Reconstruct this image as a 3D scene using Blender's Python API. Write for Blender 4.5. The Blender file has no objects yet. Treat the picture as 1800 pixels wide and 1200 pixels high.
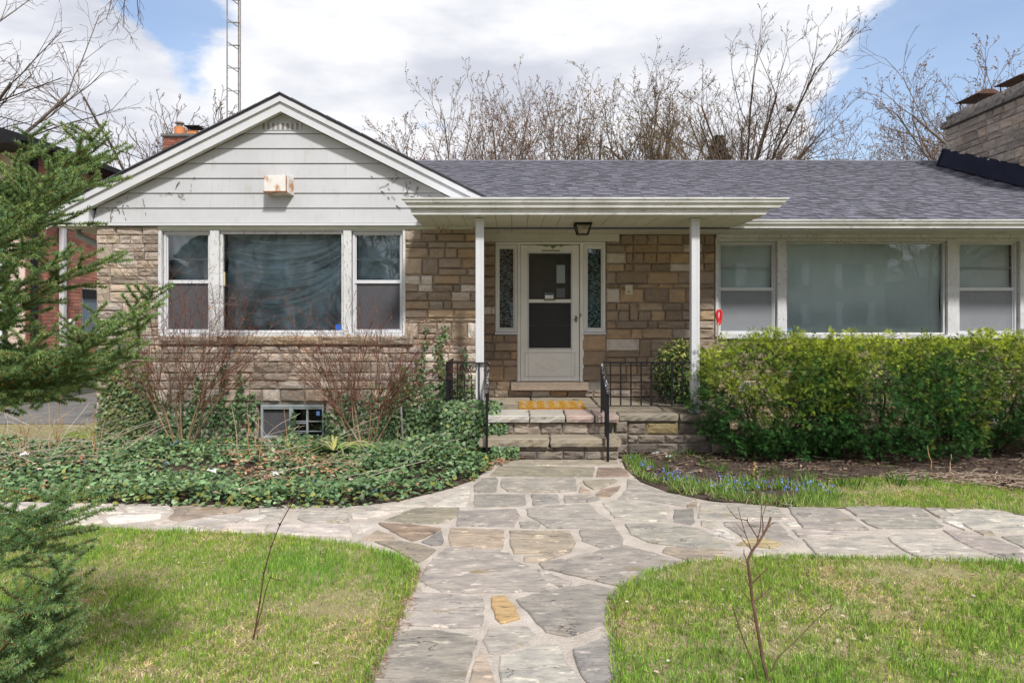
import bpy, math, random
import numpy as np
from mathutils import Vector, Matrix, noise as mnoise
R = random.Random(7)
NR = np.random.RandomState(11)
PI = math.pi
SC = bpy.context.scene
COL = SC.collection
F = 1200.0; CAMZ = 1.73; HY = 557.0

# ------------------------------------------------------------------ camera
cam_d = bpy.data.cameras.new('camera'); cam = bpy.data.objects.new('camera', cam_d); COL.objects.link(cam)
cam.location = (0, 0, CAMZ); cam.rotation_euler = (PI/2, 0, 0)
cam_d.sensor_width = 36; cam_d.lens = 24; cam_d.shift_y = -43/1800; cam_d.clip_end = 800; cam_d.clip_start = 0.05
SC.camera = cam
# ------------------------------------------------------------------ light and exposure
SUN_EL, SUN_AZ = 48.0, 158.0        # azimuth clockwise from +Y, sun behind the camera and to its right
sun_d = bpy.data.lights.new('sun', 'SUN'); sun_d.energy = 2.9; sun_d.angle = math.radians(6); sun_d.color = (1, .965, .91)
sun = bpy.data.objects.new('sun', sun_d); COL.objects.link(sun)
_az = math.radians(SUN_AZ); _el = math.radians(SUN_EL)
sdir = Vector((math.sin(_az)*math.cos(_el), math.cos(_az)*math.cos(_el), math.sin(_el)))
sun.rotation_euler = (-sdir).to_track_quat('-Z', 'Y').to_euler(); sun.location = (0, 0, 30)
VS = SC.view_settings
VS.view_transform = 'Standard'; VS.look = 'None'; VS.exposure = 0.6; VS.gamma = 1; VS.use_curve_mapping = False
W = bpy.data.worlds.new('World'); SC.world = W; W.use_nodes = True
nt = W.node_tree; N = nt.nodes; L = nt.links; N.clear()
def wn(t, **k):
    n = N.new(t)
    for a, b in k.items(): setattr(n, a, b)
    return n
def wmath(op, a, b=None, c=None, clamp=False):
    n = wn('ShaderNodeMath', operation=op, use_clamp=clamp)
    for i, v in enumerate((a, b, c)):
        if v is None: continue
        if isinstance(v, (int, float)): n.inputs[i].default_value = v
        else: L.new(v, n.inputs[i])
    return n.outputs[0]
out = wn('ShaderNodeOutputWorld'); bg = wn('ShaderNodeBackground'); bg.inputs[1].default_value = 1
sky = wn('ShaderNodeTexSky', sky_type='NISHITA', sun_disc=False)
sky.sun_elevation = _el; sky.sun_rotation = _az; sky.air_density = 1.0; sky.dust_density = 1.6; sky.ozone_density = 2.0
tc = wn('ShaderNodeTexCoord')
DIR = tc.outputs['Generated']
def pxdir(px, py): return Vector(((px-900)/F, 1, (HY-py)/F)).normalized()
def wnoise(scale, detail, rough, stretch=(1, 1, 2.2), off=(0, 0, 0), dist=0.0):
    m = wn('ShaderNodeMapping'); m.inputs['Scale'].default_value = stretch; m.inputs['Location'].default_value = off
    L.new(DIR, m.inputs[0]); n = wn('ShaderNodeTexNoise'); n.inputs['Scale'].default_value = scale
    n.inputs['Detail'].default_value = detail; n.inputs['Roughness'].default_value = rough; n.inputs['Distortion'].default_value = dist
    L.new(m.outputs[0], n.inputs['Vector']); return n.outputs['Fac']
base = wnoise(3.2, 9, .62, off=(.3, 1.7, .2), dist=.35)
fine = wnoise(11, 8, .65, off=(4.3, .7, 2.2))
cov = wmath('ADD', wmath('MULTIPLY', base, 1.0), wmath('MULTIPLY', wmath('SUBTRACT', fine, .5), .46))
cov = wmath('ADD', cov, .24)
# gaps between the clouds: (direction, radius, depth)
for (px, py, r, k) in ((1640, 200, .13, .46), (1510, 225, .05, .36), (1850, 110, .14, .46), (1750, 60, .07, .30), (300, 5, .06, .42), (335, 140, .03, .24), (770, 215, .035, .22), (1900, 300, .2, .4)):
    vm = wn('ShaderNodeVectorMath', operation='DISTANCE'); L.new(DIR, vm.inputs[0]); vm.inputs[1].default_value = pxdir(px, py)
    mr = wn('ShaderNodeMapRange', interpolation_type='SMOOTHSTEP'); L.new(vm.outputs['Value'], mr.inputs[0])
    mr.inputs[1].default_value = 0; mr.inputs[2].default_value = r*1.7; mr.inputs[3].default_value = k; mr.inputs[4].default_value = 0
    cov = wmath('SUBTRACT', cov, mr.outputs[0])
mr = wn('ShaderNodeMapRange', interpolation_type='SMOOTHSTEP'); L.new(cov, mr.inputs[0])
mr.inputs[1].default_value = .40; mr.inputs[2].default_value = .60; mr.inputs[3].default_value = .16
CLOUD = mr.outputs[0]
shade = wnoise(4.5, 6, .55, off=(2.1, 5.0, .9), stretch=(1, 1, 3.0))
cr = wn('ShaderNodeValToRGB'); L.new(shade, cr.inputs[0])
cr.color_ramp.elements[0].position = .36; cr.color_ramp.elements[0].color = (.45, .47, .53, 1)
cr.color_ramp.elements[1].position = .60; cr.color_ramp.elements[1].color = (.66, .665, .69, 1)
skm = wn('ShaderNodeVectorMath', operation='SCALE'); L.new(sky.outputs[0], skm.inputs[0]); skm.inputs['Scale'].default_value = .14
mx = wn('ShaderNodeMix', data_type='RGBA'); L.new(CLOUD, mx.inputs['Factor']); L.new(skm.outputs[0], mx.inputs['A']); L.new(cr.outputs[0], mx.inputs['B'])
L.new(mx.outputs['Result'], bg.inputs[0]); L.new(bg.outputs[0], out.inputs[0])

# ------------------------------------------------------------------ helpers
def gp(px, py, z=0.0):                       # a pixel of the ground plane as a place
    d = F*(CAMZ-z)/(py-HY); return ((px-900)/F*d, d)
def at(px, py, d): return Vector(((px-900)/F*d, d, CAMZ+(HY-py)/F*d))
WL = {}
def tag(o, label=None, cat=None, group=None, kind=None):
    if label: o['label'] = label
    if cat: o['category'] = cat
    if group: o['group'] = group
    if kind: o['kind'] = kind
    return o
def thing(name, label, cat, loc=(0, 0, 0), group=None):
    o = bpy.data.objects.new(name, None); COL.objects.link(o); o.location = loc; o.empty_display_size = .1
    WL[o.name] = Vector(loc); return tag(o, label, cat, group)
def hang(o, parent):
    if parent is not None:
        o.parent = parent; o.matrix_parent_inverse = Matrix.Translation(-WL.get(parent.name, Vector((0, 0, 0))))
    WL[o.name] = Vector((0, 0, 0)) if parent is None or True else None
    return o
class MB:
    def __init__(s): s.v = []; s.f = []; s.t = []; s.tint = (1, 1, 1)
    def face(s, idx): s.f.append(tuple(idx)); s.t.append(s.tint)
    def poly(s, pts):
        b = len(s.v); s.v += [tuple(p) for p in pts]; s.face(range(b, b+len(pts)))
    def box(s, x0, x1, y0, y1, z0, z1):
        b = len(s.v); s.v += [(x0, y0, z0), (x1, y0, z0), (x1, y1, z0), (x0, y1, z0), (x0, y0, z1), (x1, y0, z1), (x1, y1, z1), (x0, y1, z1)]
        for q in ((0, 3, 2, 1), (4, 5, 6, 7), (0, 1, 5, 4), (1, 2, 6, 5), (2, 3, 7, 6), (3, 0, 4, 7)): s.face([b+i for i in q])
        return s
    def prism(s, pts, vec):                  # polygon pts extruded by vec
        b = len(s.v); n = len(pts); vec = Vector(vec)
        s.v += [tuple(p) for p in pts] + [tuple(Vector(p)+vec) for p in pts]
        s.face([b+i for i in range(n)]); s.face([b+n+i for i in reversed(range(n))])
        for i in range(n): j = (i+1) % n; s.face((b+j, b+i, b+n+i, b+n+j))
        return s
    def tube(s, pts, rad, n=6, cap=True):
        pts = [Vector(p) for p in pts]
        if not isinstance(rad, (list, tuple)): rad = [rad]*len(pts)
        rings = []; up = None
        for i, p in enumerate(pts):
            d = (pts[min(i+1, len(pts)-1)]-pts[max(i-1, 0)])
            if d.length < 1e-9: d = Vector((0, 0, 1))
            d.normalize()
            if up is None: up = d.orthogonal().normalized()
            up = (up - d*up.dot(d))
            up = up.normalized() if up.length > 1e-6 else d.orthogonal().normalized()
            w = d.cross(up); b = len(s.v)
            for k in range(n):
                a = 2*PI*k/n; s.v.append(tuple(p+(up*math.cos(a)+w*math.sin(a))*rad[i]))
            rings.append(b)
        for a, b in zip(rings, rings[1:]):
            for k in range(n): k2 = (k+1) % n; s.face((a+k, a+k2, b+k2, b+k))
        if cap and n > 3: s.face([rings[0]+k for k in reversed(range(n))]); s.face([rings[-1]+k for k in range(n)])
        return s
    def bar(s, a, b, w, h):                  # square bar from a to b
        a = Vector(a); b = Vector(b); d = (b-a).normalized()
        sd = d.cross(Vector((0, 0, 1)));
        if sd.length < 1e-4: sd = Vector((1, 0, 0))
        sd.normalize(); u = sd.cross(d)
        P = [a+sd*i*w/2+u*j*h/2 for i, j in ((-1, -1), (1, -1), (1, 1), (-1, 1))]
        return s.prism(P, b-a)
    def ball(s, c, r, n=8, m=5):
        c = Vector(c); b = len(s.v)
        for i in range(m+1):
            th = PI*i/m
            for k in range(n): a = 2*PI*k/n; s.v.append(tuple(c+Vector((math.sin(th)*math.cos(a), math.sin(th)*math.sin(a), math.cos(th)))*r))
        for i in range(m):
            for k in range(n): k2 = (k+1) % n; s.face((b+i*n+k, b+(i+1)*n+k, b+(i+1)*n+k2, b+i*n+k2))
        return s
    def mesh(s, name):
        me = bpy.data.meshes.new(name); me.from_pydata(s.v, [], s.f)
        a = me.attributes.new('tint', 'FLOAT_COLOR', 'FACE')
        a.data.foreach_set('color', np.array([(t[0], t[1], t[2], 1) for t in s.t], dtype=np.float32).ravel()); me.update(); return me
    def build(s, name, mat, parent=None, label=None, kind=None, cat=None, smooth=False, group=None, bevel=0):
        me = s.mesh(name); me.materials.append(mat)
        if smooth: me.shade_smooth()
        o = bpy.data.objects.new(name, me); COL.objects.link(o); hang(o, parent)
        if bevel:
            m = o.modifiers.new('bevel', 'BEVEL'); m.width = bevel; m.segments = 2; m.limit_method = 'ANGLE'
        return tag(o, label, cat, group, kind)
def arr_obj(name, V, T, mat, tint, parent=None, kind=None, label=None, cat=None, smooth=False, group=None):
    """V (n,3) vertices, T (m,3) triangles, tint (m,3)"""
    me = bpy.data.meshes.new(name); nv = len(V); nf = len(T)
    me.vertices.add(nv); me.vertices.foreach_set('co', np.asarray(V, dtype=np.float32).ravel())
    me.loops.add(nf*3); me.loops.foreach_set('vertex_index', np.asarray(T, dtype=np.int32).ravel())
    me.polygons.add(nf); me.polygons.foreach_set('loop_start', np.arange(0, nf*3, 3, dtype=np.int32))
    a = me.attributes.new('tint', 'FLOAT_COLOR', 'FACE')
    c = np.ones((nf, 4), dtype=np.float32); c[:, :3] = tint; a.data.foreach_set('color', c.ravel())
    me.update(calc_edges=True); me.materials.append(mat)
    if smooth: me.shade_smooth()
    o = bpy.data.objects.new(name, me); COL.objects.link(o); hang(o, parent)
    return tag(o, label, cat, group, kind)
def piece(name, me, parent, loc, scale=(1, 1, 1), rot=(0, 0, 0), color=None, label=None):
    o = bpy.data.objects.new(name, me); COL.objects.link(o); hang(o, parent)
    o.location = loc; o.scale = scale; o.rotation_euler = rot
    if color: o.color = (*color, 1)
    if label: o['label'] = label
    return o
def frames(P, Dv, Nv):
    """orthonormal frames: y along Dv, z near Nv"""
    y = Dv/np.maximum(np.linalg.norm(Dv, axis=1, keepdims=True), 1e-9)
    x = np.cross(y, Nv); x /= np.maximum(np.linalg.norm(x, axis=1, keepdims=True), 1e-9)
    z = np.cross(x, y); return x, y, z
def scatter(P, Dv, Nv, S, tv, tf, col):
    """template (tv verts, tf tris) at P; col (n,3) colour per item"""
    x, y, z = frames(P, Dv, Nv); n = len(P); k = len(tv)
    S = S.reshape(-1, 1, 1)
    V = P[:, None, :] + S*(tv[None, :, 0:1]*x[:, None, :] + tv[None, :, 1:2]*y[:, None, :] + tv[None, :, 2:3]*z[:, None, :])
    T = (np.arange(n)[:, None, None]*k + tf[None]).reshape(-1, 3)
    return V.reshape(-1, 3), T, np.repeat(col, len(tf), axis=0)
def merge(parts):
    V = []; T = []; C = []; o = 0
    for v, t, c in parts: V.append(v); T.append(t+o); C.append(c); o += len(v)
    return np.concatenate(V), np.concatenate(T), np.concatenate(C)
def inpoly(x, y, poly):
    c = np.zeros(len(x), bool); n = len(poly)
    for i in range(n):
        x1, y1 = poly[i]; x2, y2 = poly[(i+1) % n]
        if y1 == y2: continue
        m = ((y1 > y) != (y2 > y)) & (x < (x2-x1)*(y-y1)/(y2-y1)+x1); c ^= m
    return c
def sines(x, y, f, seed=0):                  # cheap smooth noise in [-1,1]
    r = np.random.RandomState(seed); s = 0
    for i in range(6):
        a = r.uniform(0, 2*PI); k = f*r.uniform(.6, 1.8); s = s+np.sin((x*math.cos(a)+y*math.sin(a))*k+r.uniform(0, 6.3))
    return s/3.2
def sample_poly(poly, n, rs=NR):
    xs = [p[0] for p in poly]; ys = [p[1] for p in poly]; X = []; Y = []; tot = 0
    while tot < n:
        x = rs.uniform(min(xs), max(xs), n*2); y = rs.uniform(min(ys), max(ys), n*2); m = inpoly(x, y, poly)
        X.append(x[m]); Y.append(y[m]); tot += m.sum()
    return np.concatenate(X)[:n], np.concatenate(Y)[:n]
def parea(p):
    return abs(sum(p[i][0]*p[(i+1) % len(p)][1]-p[(i+1) % len(p)][0]*p[i][1] for i in range(len(p))))/2

# ------------------------------------------------------------------ materials
def mat(name, c1, c2=None, scale=4, rough=.75, bump=.2, bscale=40, bdist=.01, tint=False, metal=0, spots=None, stretch=None, spec=.4, contrast=(.35, .65), fine=.0, detail=5, trans=0, cracks=0):
    m = bpy.data.materials.new(name); m.use_nodes = True; t = m.node_tree; n = t.nodes; l = t.links
    b = n['Principled BSDF']; b.inputs['Roughness'].default_value = rough; b.inputs['Metallic'].default_value = metal
    b.inputs['Specular IOR Level'].default_value = spec
    g = n.new('ShaderNodeNewGeometry'); vec = g.outputs['Position']
    if stretch:
        mp = n.new('ShaderNodeMapping'); mp.inputs['Scale'].default_value = stretch; l.new(vec, mp.inputs[0]); vec = mp.outputs[0]
    def nz(s, d=detail, r=.6, v=None):
        q = n.new('ShaderNodeTexNoise'); q.inputs['Scale'].default_value = s; q.inputs['Detail'].default_value = d; q.inputs['Roughness'].default_value = r
        l.new(v or vec, q.inputs['Vector']); return q.outputs['Fac']
    def mixc(f, a, b_, bt='MIX'):
        q = n.new('ShaderNodeMix'); q.data_type = 'RGBA'; q.blend_type = bt
        for s_, v in (('Factor', f), ('A', a), ('B', b_)):
            if isinstance(v, (float, int)): q.inputs[s_].default_value = v
            elif isinstance(v, tuple): q.inputs[s_].default_value = (*v[:3], 1)
            else: l.new(v, q.inputs[s_])
        return q.outputs['Result']
    def ramp(v, a, b_):
        q = n.new('ShaderNodeMapRange'); l.new(v, q.inputs[0]); q.inputs[1].default_value = a; q.inputs[2].default_value = b_; return q.outputs[0]
    col = mixc(ramp(nz(scale), *contrast), c1, c2 or c1)
    if fine:
        f = n.new('ShaderNodeMath'); f.operation = 'MULTIPLY_ADD'; l.new(nz(bscale*1.3, 3), f.inputs[0]); f.inputs[1].default_value = fine*2; f.inputs[2].default_value = 1-fine
        cc = n.new('ShaderNodeCombineColor')
        for i in range(3): l.new(f.outputs[0], cc.inputs[i])
        col = mixc(1.0, col, cc.outputs[0], 'MULTIPLY')
    for sp in (spots or []):                # (colour, scale, threshold, softness, stretch)
        v = vec
        if len(sp) > 4:
            mp = n.new('ShaderNodeMapping'); mp.inputs['Scale'].default_value = sp[4]; l.new(g.outputs['Position'], mp.inputs[0]); v = mp.outputs[0]
        col = mixc(ramp(nz(sp[1], 6, .65, v), sp[2], sp[2]+sp[3]), col, sp[0])
    if tint:
        at_ = n.new('ShaderNodeAttribute'); at_.attribute_name = 'tint'; oi = n.new('ShaderNodeObjectInfo')
        col = mixc(1.0, col, at_.outputs['Color'], 'MULTIPLY'); col = mixc(1.0, col, oi.outputs['Color'], 'MULTIPLY')
    l.new(col, b.inputs['Base Color'])
    if cracks:
        vo = n.new('ShaderNodeTexVoronoi'); vo.feature = 'DISTANCE_TO_EDGE'; vo.inputs['Scale'].default_value = cracks
        ad = n.new('ShaderNodeMix'); ad.data_type = 'RGBA'; ad.blend_type = 'ADD'; ad.inputs['Factor'].default_value = .35; q = n.new('ShaderNodeTexNoise'); q.inputs['Scale'].default_value = 5; q.inputs['Detail'].default_value = 6; l.new(vec, q.inputs['Vector']); l.new(vec, ad.inputs['A']); l.new(q.outputs['Color'], ad.inputs['B']); l.new(ad.outputs['Result'], vo.inputs['Vector'])
        cf = n.new('ShaderNodeMath'); cf.operation = 'MULTIPLY'; l.new(ramp(vo.outputs['Distance'], .012, .004), cf.inputs[0]); l.new(ramp(nz(1.7, 3), .48, .62), cf.inputs[1]); cf.use_clamp = True
        col = mixc(cf.outputs[0], col, (.07, .06, .05)); l.new(col, b.inputs['Base Color'])
    if bump:
        bp = n.new('ShaderNodeBump'); bp.inputs['Strength'].default_value = bump; bp.inputs['Distance'].default_value = bdist
        l.new(nz(bscale, 6, .6), bp.inputs['Height']); l.new(bp.outputs[0], b.inputs['Normal'])
    if trans:                                # light through thin leaves
        tr = n.new('ShaderNodeBsdfTranslucent'); l.new(col, tr.inputs[0]); ms = n.new('ShaderNodeMixShader'); ms.inputs[0].default_value = trans
        l.new(b.outputs[0], ms.inputs[1]); l.new(tr.outputs[0], ms.inputs[2]); l.new(ms.outputs[0], n['Material Output'].inputs[0])
    return m
def glass(name, tintc=(.9, .95, .95), refl=.1):
    m = bpy.data.materials.new(name); m.use_nodes = True; t = m.node_tree; n = t.nodes; l = t.links; n.remove(n['Principled BSDF'])
    tr = n.new('ShaderNodeBsdfTransparent'); tr.inputs[0].default_value = (*tintc, 1)
    gl = n.new('ShaderNodeBsdfGlossy'); gl.inputs['Roughness'].default_value = .015
    g = n.new('ShaderNodeNewGeometry'); nz = n.new('ShaderNodeTexNoise'); nz.inputs['Scale'].default_value = 2.5; l.new(g.outputs['Position'], nz.inputs['Vector'])
    bp = n.new('ShaderNodeBump'); bp.inputs['Strength'].default_value = .05; bp.inputs['Distance'].default_value = .02; l.new(nz.outputs['Fac'], bp.inputs['Height']); l.new(bp.outputs[0], gl.inputs['Normal'])
    lw = n.new('ShaderNodeFresnel'); lw.inputs[0].default_value = 1.5
    ma = n.new('ShaderNodeMath'); ma.operation = 'ADD'; ma.use_clamp = True; l.new(lw.outputs[0], ma.inputs[0]); ma.inputs[1].default_value = refl-.04
    ms = n.new('ShaderNodeMixShader'); l.new(ma.outputs[0], ms.inputs[0]); l.new(tr.outputs[0], ms.inputs[1]); l.new(gl.outputs[0], ms.inputs[2])
    l.new(ms.outputs[0], n['Material Output'].inputs[0]); return m
def film(name, col, alpha, rough=.35, even=False):       # thin plastic sheet or insect screen
    m = bpy.data.materials.new(name); m.use_nodes = True; t = m.node_tree; n = t.nodes; l = t.links; b = n['Principled BSDF']
    b.inputs['Base Color'].default_value = (*col, 1); b.inputs['Roughness'].default_value = rough
    g = n.new('ShaderNodeNewGeometry'); mp = n.new('ShaderNodeMapping'); mp.inputs['Scale'].default_value = (1.5, 1, 1.1); mp.inputs['Rotation'].default_value = (0, .7, 0); l.new(g.outputs['Position'], mp.inputs[0])
    nz = n.new('ShaderNodeTexNoise'); nz.inputs['Scale'].default_value = 2.2; nz.inputs['Detail'].default_value = 5; nz.inputs['Distortion'].default_value = 1.0; l.new(mp.outputs[0], nz.inputs['Vector'])
    mr = n.new('ShaderNodeMapRange'); l.new(nz.outputs['Fac'], mr.inputs[0]); mr.inputs[1].default_value = .35; mr.inputs[2].default_value = .72; mr.inputs[3].default_value = alpha*(.92 if even else .45); mr.inputs[4].default_value = alpha*(1.05 if even else 1.4)
    tr = n.new('ShaderNodeBsdfTransparent'); ms = n.new('ShaderNodeMixShader'); l.new(mr.outputs[0], ms.inputs[0]); l.new(tr.outputs[0], ms.inputs[1]); l.new(b.outputs[0], ms.inputs[2])
    l.new(ms.outputs[0], n['Material Output'].inputs[0]); return m
M = {}
M['stone'] = mat('rough_stone', (.90, .91, .93), (1.16, 1.10, 1.02), 9, .9, .95, 34, .018, tint=True, fine=.12, spots=[((.66, .64, .60), 15, .60, .12)], contrast=(.3, .7))
M['mortar'] = mat('mortar', (.22, .20, .175), (.31, .285, .25), 6, .95, .3, 60)
M['white'] = mat('white_aluminium', (.54, .55, .58), (.60, .61, .635), 2, .42, .04, 12, fine=.03, spots=[((.40, .39, .33), 7, .66, .12, (1, 1, 3))])
M['siding'] = mat('white_siding', (.45, .455, .475), (.50, .505, .525), 1.5, .5, .04, 10, fine=.03, spots=[((.30, .25, .18), 24, .68, .05), ((.40, .395, .37), 2.2, .60, .15, (3, 1, 1)), ((.40, .40, .39), 5, .57, .2, (5, 5, .5))])
M['peel'] = mat('peeling_white_paint', (.54, .54, .54), (.64, .645, .66), 5, .6, .5, 45, .006, spots=[((.22, .20, .17), 19, .60, .03, (2.5, 2.5, .7))])
M['algae'] = mat('dirty_white_gutter', (.46, .46, .44), (.60, .60, .59), 3, .5, .06, 20, spots=[((.20, .19, .12), 9, .57, .2, (1, 1, 3)), ((.10, .10, .07), 26, .66, .08)])
M['soffit'] = mat('aged_soffit', (.50, .51, .42), (.60, .60, .52), 1.2, .6, .05, 20, spots=[((.36, .38, .27), 2.5, .58, .25)])
M['grime'] = mat('stained_door_paint', (.70, .70, .665), (.78, .78, .765), 2.5, .45, .12, 30, .004, spots=[((.34, .33, .22), 5, .64, .15, (1, 1, 2)), ((.35, .2, .1), 30, .74, .03)])
M['bare'] = mat('flaked_green_paint', (.13, .20, .08), (.20, .25, .11), 9, .8, .2, 30)
M['shingle'] = mat('asphalt_shingle', (.112, .112, .136), (.150, .150, .178), 5, .95, .5, 160, .006, tint=True, fine=.22)
M['black'] = mat('black_metal', (.008, .008, .010), (.014, .014, .017), 10, .5, .1, 60, spec=.2)
M['worn'] = mat('flaking_black_rail', (.015, .015, .018), (.03, .03, .03), 10, .5, .2, 60, spots=[((.34, .34, .36), 38, .53, .05)])
M['flash'] = mat('dark_blue_flashing', (.008, .010, .022), (.013, .016, .034), 3, .85, .1, 15, spec=.15)
M['flag'] = mat('flagstone', (.74, .75, .76), (1.22, 1.19, 1.14), 4.2, .82, 1.0, 11, .016, tint=True, fine=.20, stretch=(1, 2.2, 1), detail=9,
                spots=[((.80, .66, .40), 3.1, .60, .10), ((1.75, 1.68, 1.58), 6.5, .585, .07), ((.48, .47, .46), 13, .60, .06, (.6, 3.0, 1)), ((1.5, 1.45, 1.35), 24, .63, .05, (.8, 2.5, 1))], contrast=(.36, .64), cracks=1.9)
M['joint'] = mat('path_mortar', (.36, .315, .275), (.50, .445, .395), 4, .95, .9, 55, .012, fine=.30, spots=[((.22, .18, .14), 6, .62, .1), ((.10, .08, .06), 30, .70, .03)])
M['slab'] = mat('step_slab', (.9, .9, .9), (1.1, 1.08, 1.0), 3.5, .85, .7, 16, .012, tint=True, fine=.1, spots=[((.16, .15, .085), 4, .58, .12)])
M['grass'] = mat('grass_blades', (1, 1, 1), None, 3, .75, 0, tint=True, trans=.35, spec=.08)
M['leaf'] = mat('leaves', (1, 1, 1), None, 3, .6, 0, tint=True, trans=.18, spec=.12); M['ivyleaf'] = mat('ivy_leaves', (1, 1, 1), None, 3, .42, 0, tint=True, trans=.12, spec=.28)
M['needle'] = mat('needles', (1, 1, 1), None, 3, .65, 0, tint=True, trans=.15, spec=.12)
M['bark'] = mat('bark', (.085, .07, .058), (.16, .14, .12), 12, .9, .5, 60, .01, tint=True)
M['lawnsoil'] = mat('lawn_thatch', (.20, .18, .085), (.31, .275, .14), 9, .95, .6, 90, .02, fine=.35, spots=[((.15, .11, .075), 9, .60, .1)])
M['soil'] = mat('mulch_soil', (.045, .03, .022), (.10, .07, .052), 8, .95, .8, 60, .03, fine=.35)
M['concrete'] = mat('concrete', (.13, .125, .12), (.19, .183, .175), 3, .9, .3, 60, fine=.1)
M['brick'] = mat('red_brick', (.9, .9, .9), (1.1, 1.1, 1.1), 16, .9, .5, 80, .004, tint=True, fine=.12)
M['brickmortar'] = mat('pale_brick_mortar', (.60, .46, .40), (.68, .54, .47), 6, .95, .3, 60)
M['dark'] = mat('dark_room', (.035, .038, .042), (.05, .052, .055), 2, .9, 0)
M['drape'] = mat('pale_cloth', (.76, .81, .79), (.84, .88, .86), 1.6, .8, .25, 6, .03)
M['drapedark'] = mat('grey_cloth', (.14, .135, .15), (.21, .20, .22), 3, .8, .2, 10)
M['glass'] = glass('window_glass', (.93, .97, .98), .08)
M['glassdark'] = glass('dark_glass', (.5, .56, .56), .06); M['screendark'] = film('dark_insect_screen', (.05, .052, .058), .6, .8, True)
M['film'] = film('clear_plastic', (.66, .80, .92), .78, .3)
M['screen'] = film('insect_screen', (.10, .098, .11), .62, .8, True); M['screenlight'] = film('pale_insect_screen', (.34, .36, .39), .5, .8, True)
M['rust'] = mat('rusty_metal', (.20, .075, .03), (.32, .14, .06), 14, .8, .3, 60)
M['rustdark'] = mat('dark_rusty_lid', (.07, .035, .025), (.13, .06, .04), 14, .8, .3, 60)
M['ventbox'] = mat('rust_stained_box', (.66, .63, .60), (.72, .70, .67), 5, .5, .1, 30, spots=[((.42, .20, .09), 7, .50, .12, (1, 1, .5))])
M['clay'] = mat('orange_clay', (.55, .19, .07), (.62, .25, .10), 6, .8, .2, 40)
M['steel'] = mat('galvanised_steel', (.16, .15, .145), (.28, .26, .25), 8, .5, .1, 40, spots=[((.22, .12, .07), 12, .56, .1)])
M['matfib'] = mat('doormat', (.40, .19, .02), (.52, .28, .04), 30, .95, .8, 120, .01, tint=True, fine=.3)
M['red'] = mat('red_plastic', (.55, .015, .02), (.62, .03, .03), 4, .35, 0)
M['wood'] = mat('weathered_wood', (.30, .24, .19), (.42, .35, .29), 20, .8, .3, 60, stretch=(4, 4, 1))
M['blue'] = mat('blue_film', (.02, .10, .42), (.03, .13, .5), 4, .4, 0)
M['paper'] = mat('white_paper', (.72, .72, .72), (.8, .8, .8), 4, .7, .1, 30)
M['ink'] = mat('dark_ink', (.03, .08, .16), None, 4, .6, 0)
M['ivory'] = mat('ivory_plastic', (.52, .46, .30), (.58, .52, .36), 6, .5, .05)
M['brass'] = mat('tarnished_handle', (.10, .11, .09), (.25, .24, .17), 30, .4, .1, metal=.7)
M['lace'] = mat('lace_curtain', (.20, .32, .30), (.30, .40, .38), 14, .8, .2, 30, spots=[((.02, .035, .035), 26, .48, .05, (1, 1, 1.6))])
M['greytrim'] = mat('grey_paint', (.26, .30, .31), (.34, .38, .39), 5, .6, .1, 30)
M['blueglass'] = mat('blue_grey_panel', (.10, .14, .19), (.15, .20, .26), 3, .3, .02)
M['dry'] = mat('dry_stem', (.9, .9, .9), (1.1, 1.1, 1.1), 20, .8, .2, 80, tint=True)
M['petal'] = mat('blue_petals', (1, 1, 1), None, 4, .6, 0, tint=True, trans=.2)

# ------------------------------------------------------------------ ground, path, beds
EDGE_LL = [gp(*p) for p in [(-700, 900), (-300, 915), (100, 928), (200, 931), (300, 936), (400, 942), (500, 948), (620, 962), (680, 980), (712, 992), (727, 1003), (722, 1024), (712, 1052), (700, 1082), (680, 1115), (658, 1160), (640, 1200), (610, 1290), (560, 1420)]]
EDGE_RL = [gp(*p) for p in [(1120, 1420), (1098, 1290), (1092, 1200), (1090, 1150), (1079, 1090), (1082, 1056), (1100, 1035), (1150, 1010), (1230, 991), (1330, 985), (1400, 984), (1500, 986), (1600, 989), (1700, 991), (1800, 995), (2100, 1012), (2500, 1030)]]
EDGE_FR = [gp(*p) for p in [(1092, 806), (1100, 825), (1125, 847), (1180, 868), (1250, 881), (1320, 889), (1400, 893), (1500, 894), (1600, 893), (1700, 896), (1760, 901), (1800, 906), (2100, 925), (2500, 945)]]
EDGE_FL = [gp(*p) for p in [(-700, 855), (-300, 870), (0, 880), (130, 885), (300, 890), (400, 893), (600, 893), (700, 881), (780, 862), (830, 845), (860, 825), (878, 808)]]
mb = MB(); mb.poly([(-250, -120, -.012), (250, -120, -.012), (250, 300, -.012), (-250, 300, -.012)])
mb.build('ground', M['lawnsoil'], kind='structure')
mb = MB(); mb.prism([(x, y, -.045) for x, y in EDGE_LL+EDGE_RL+list(reversed(EDGE_FR))+list(reversed(EDGE_FL))], (0, 0, .047))
path = mb.build('path', M['joint'], kind='structure')
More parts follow.
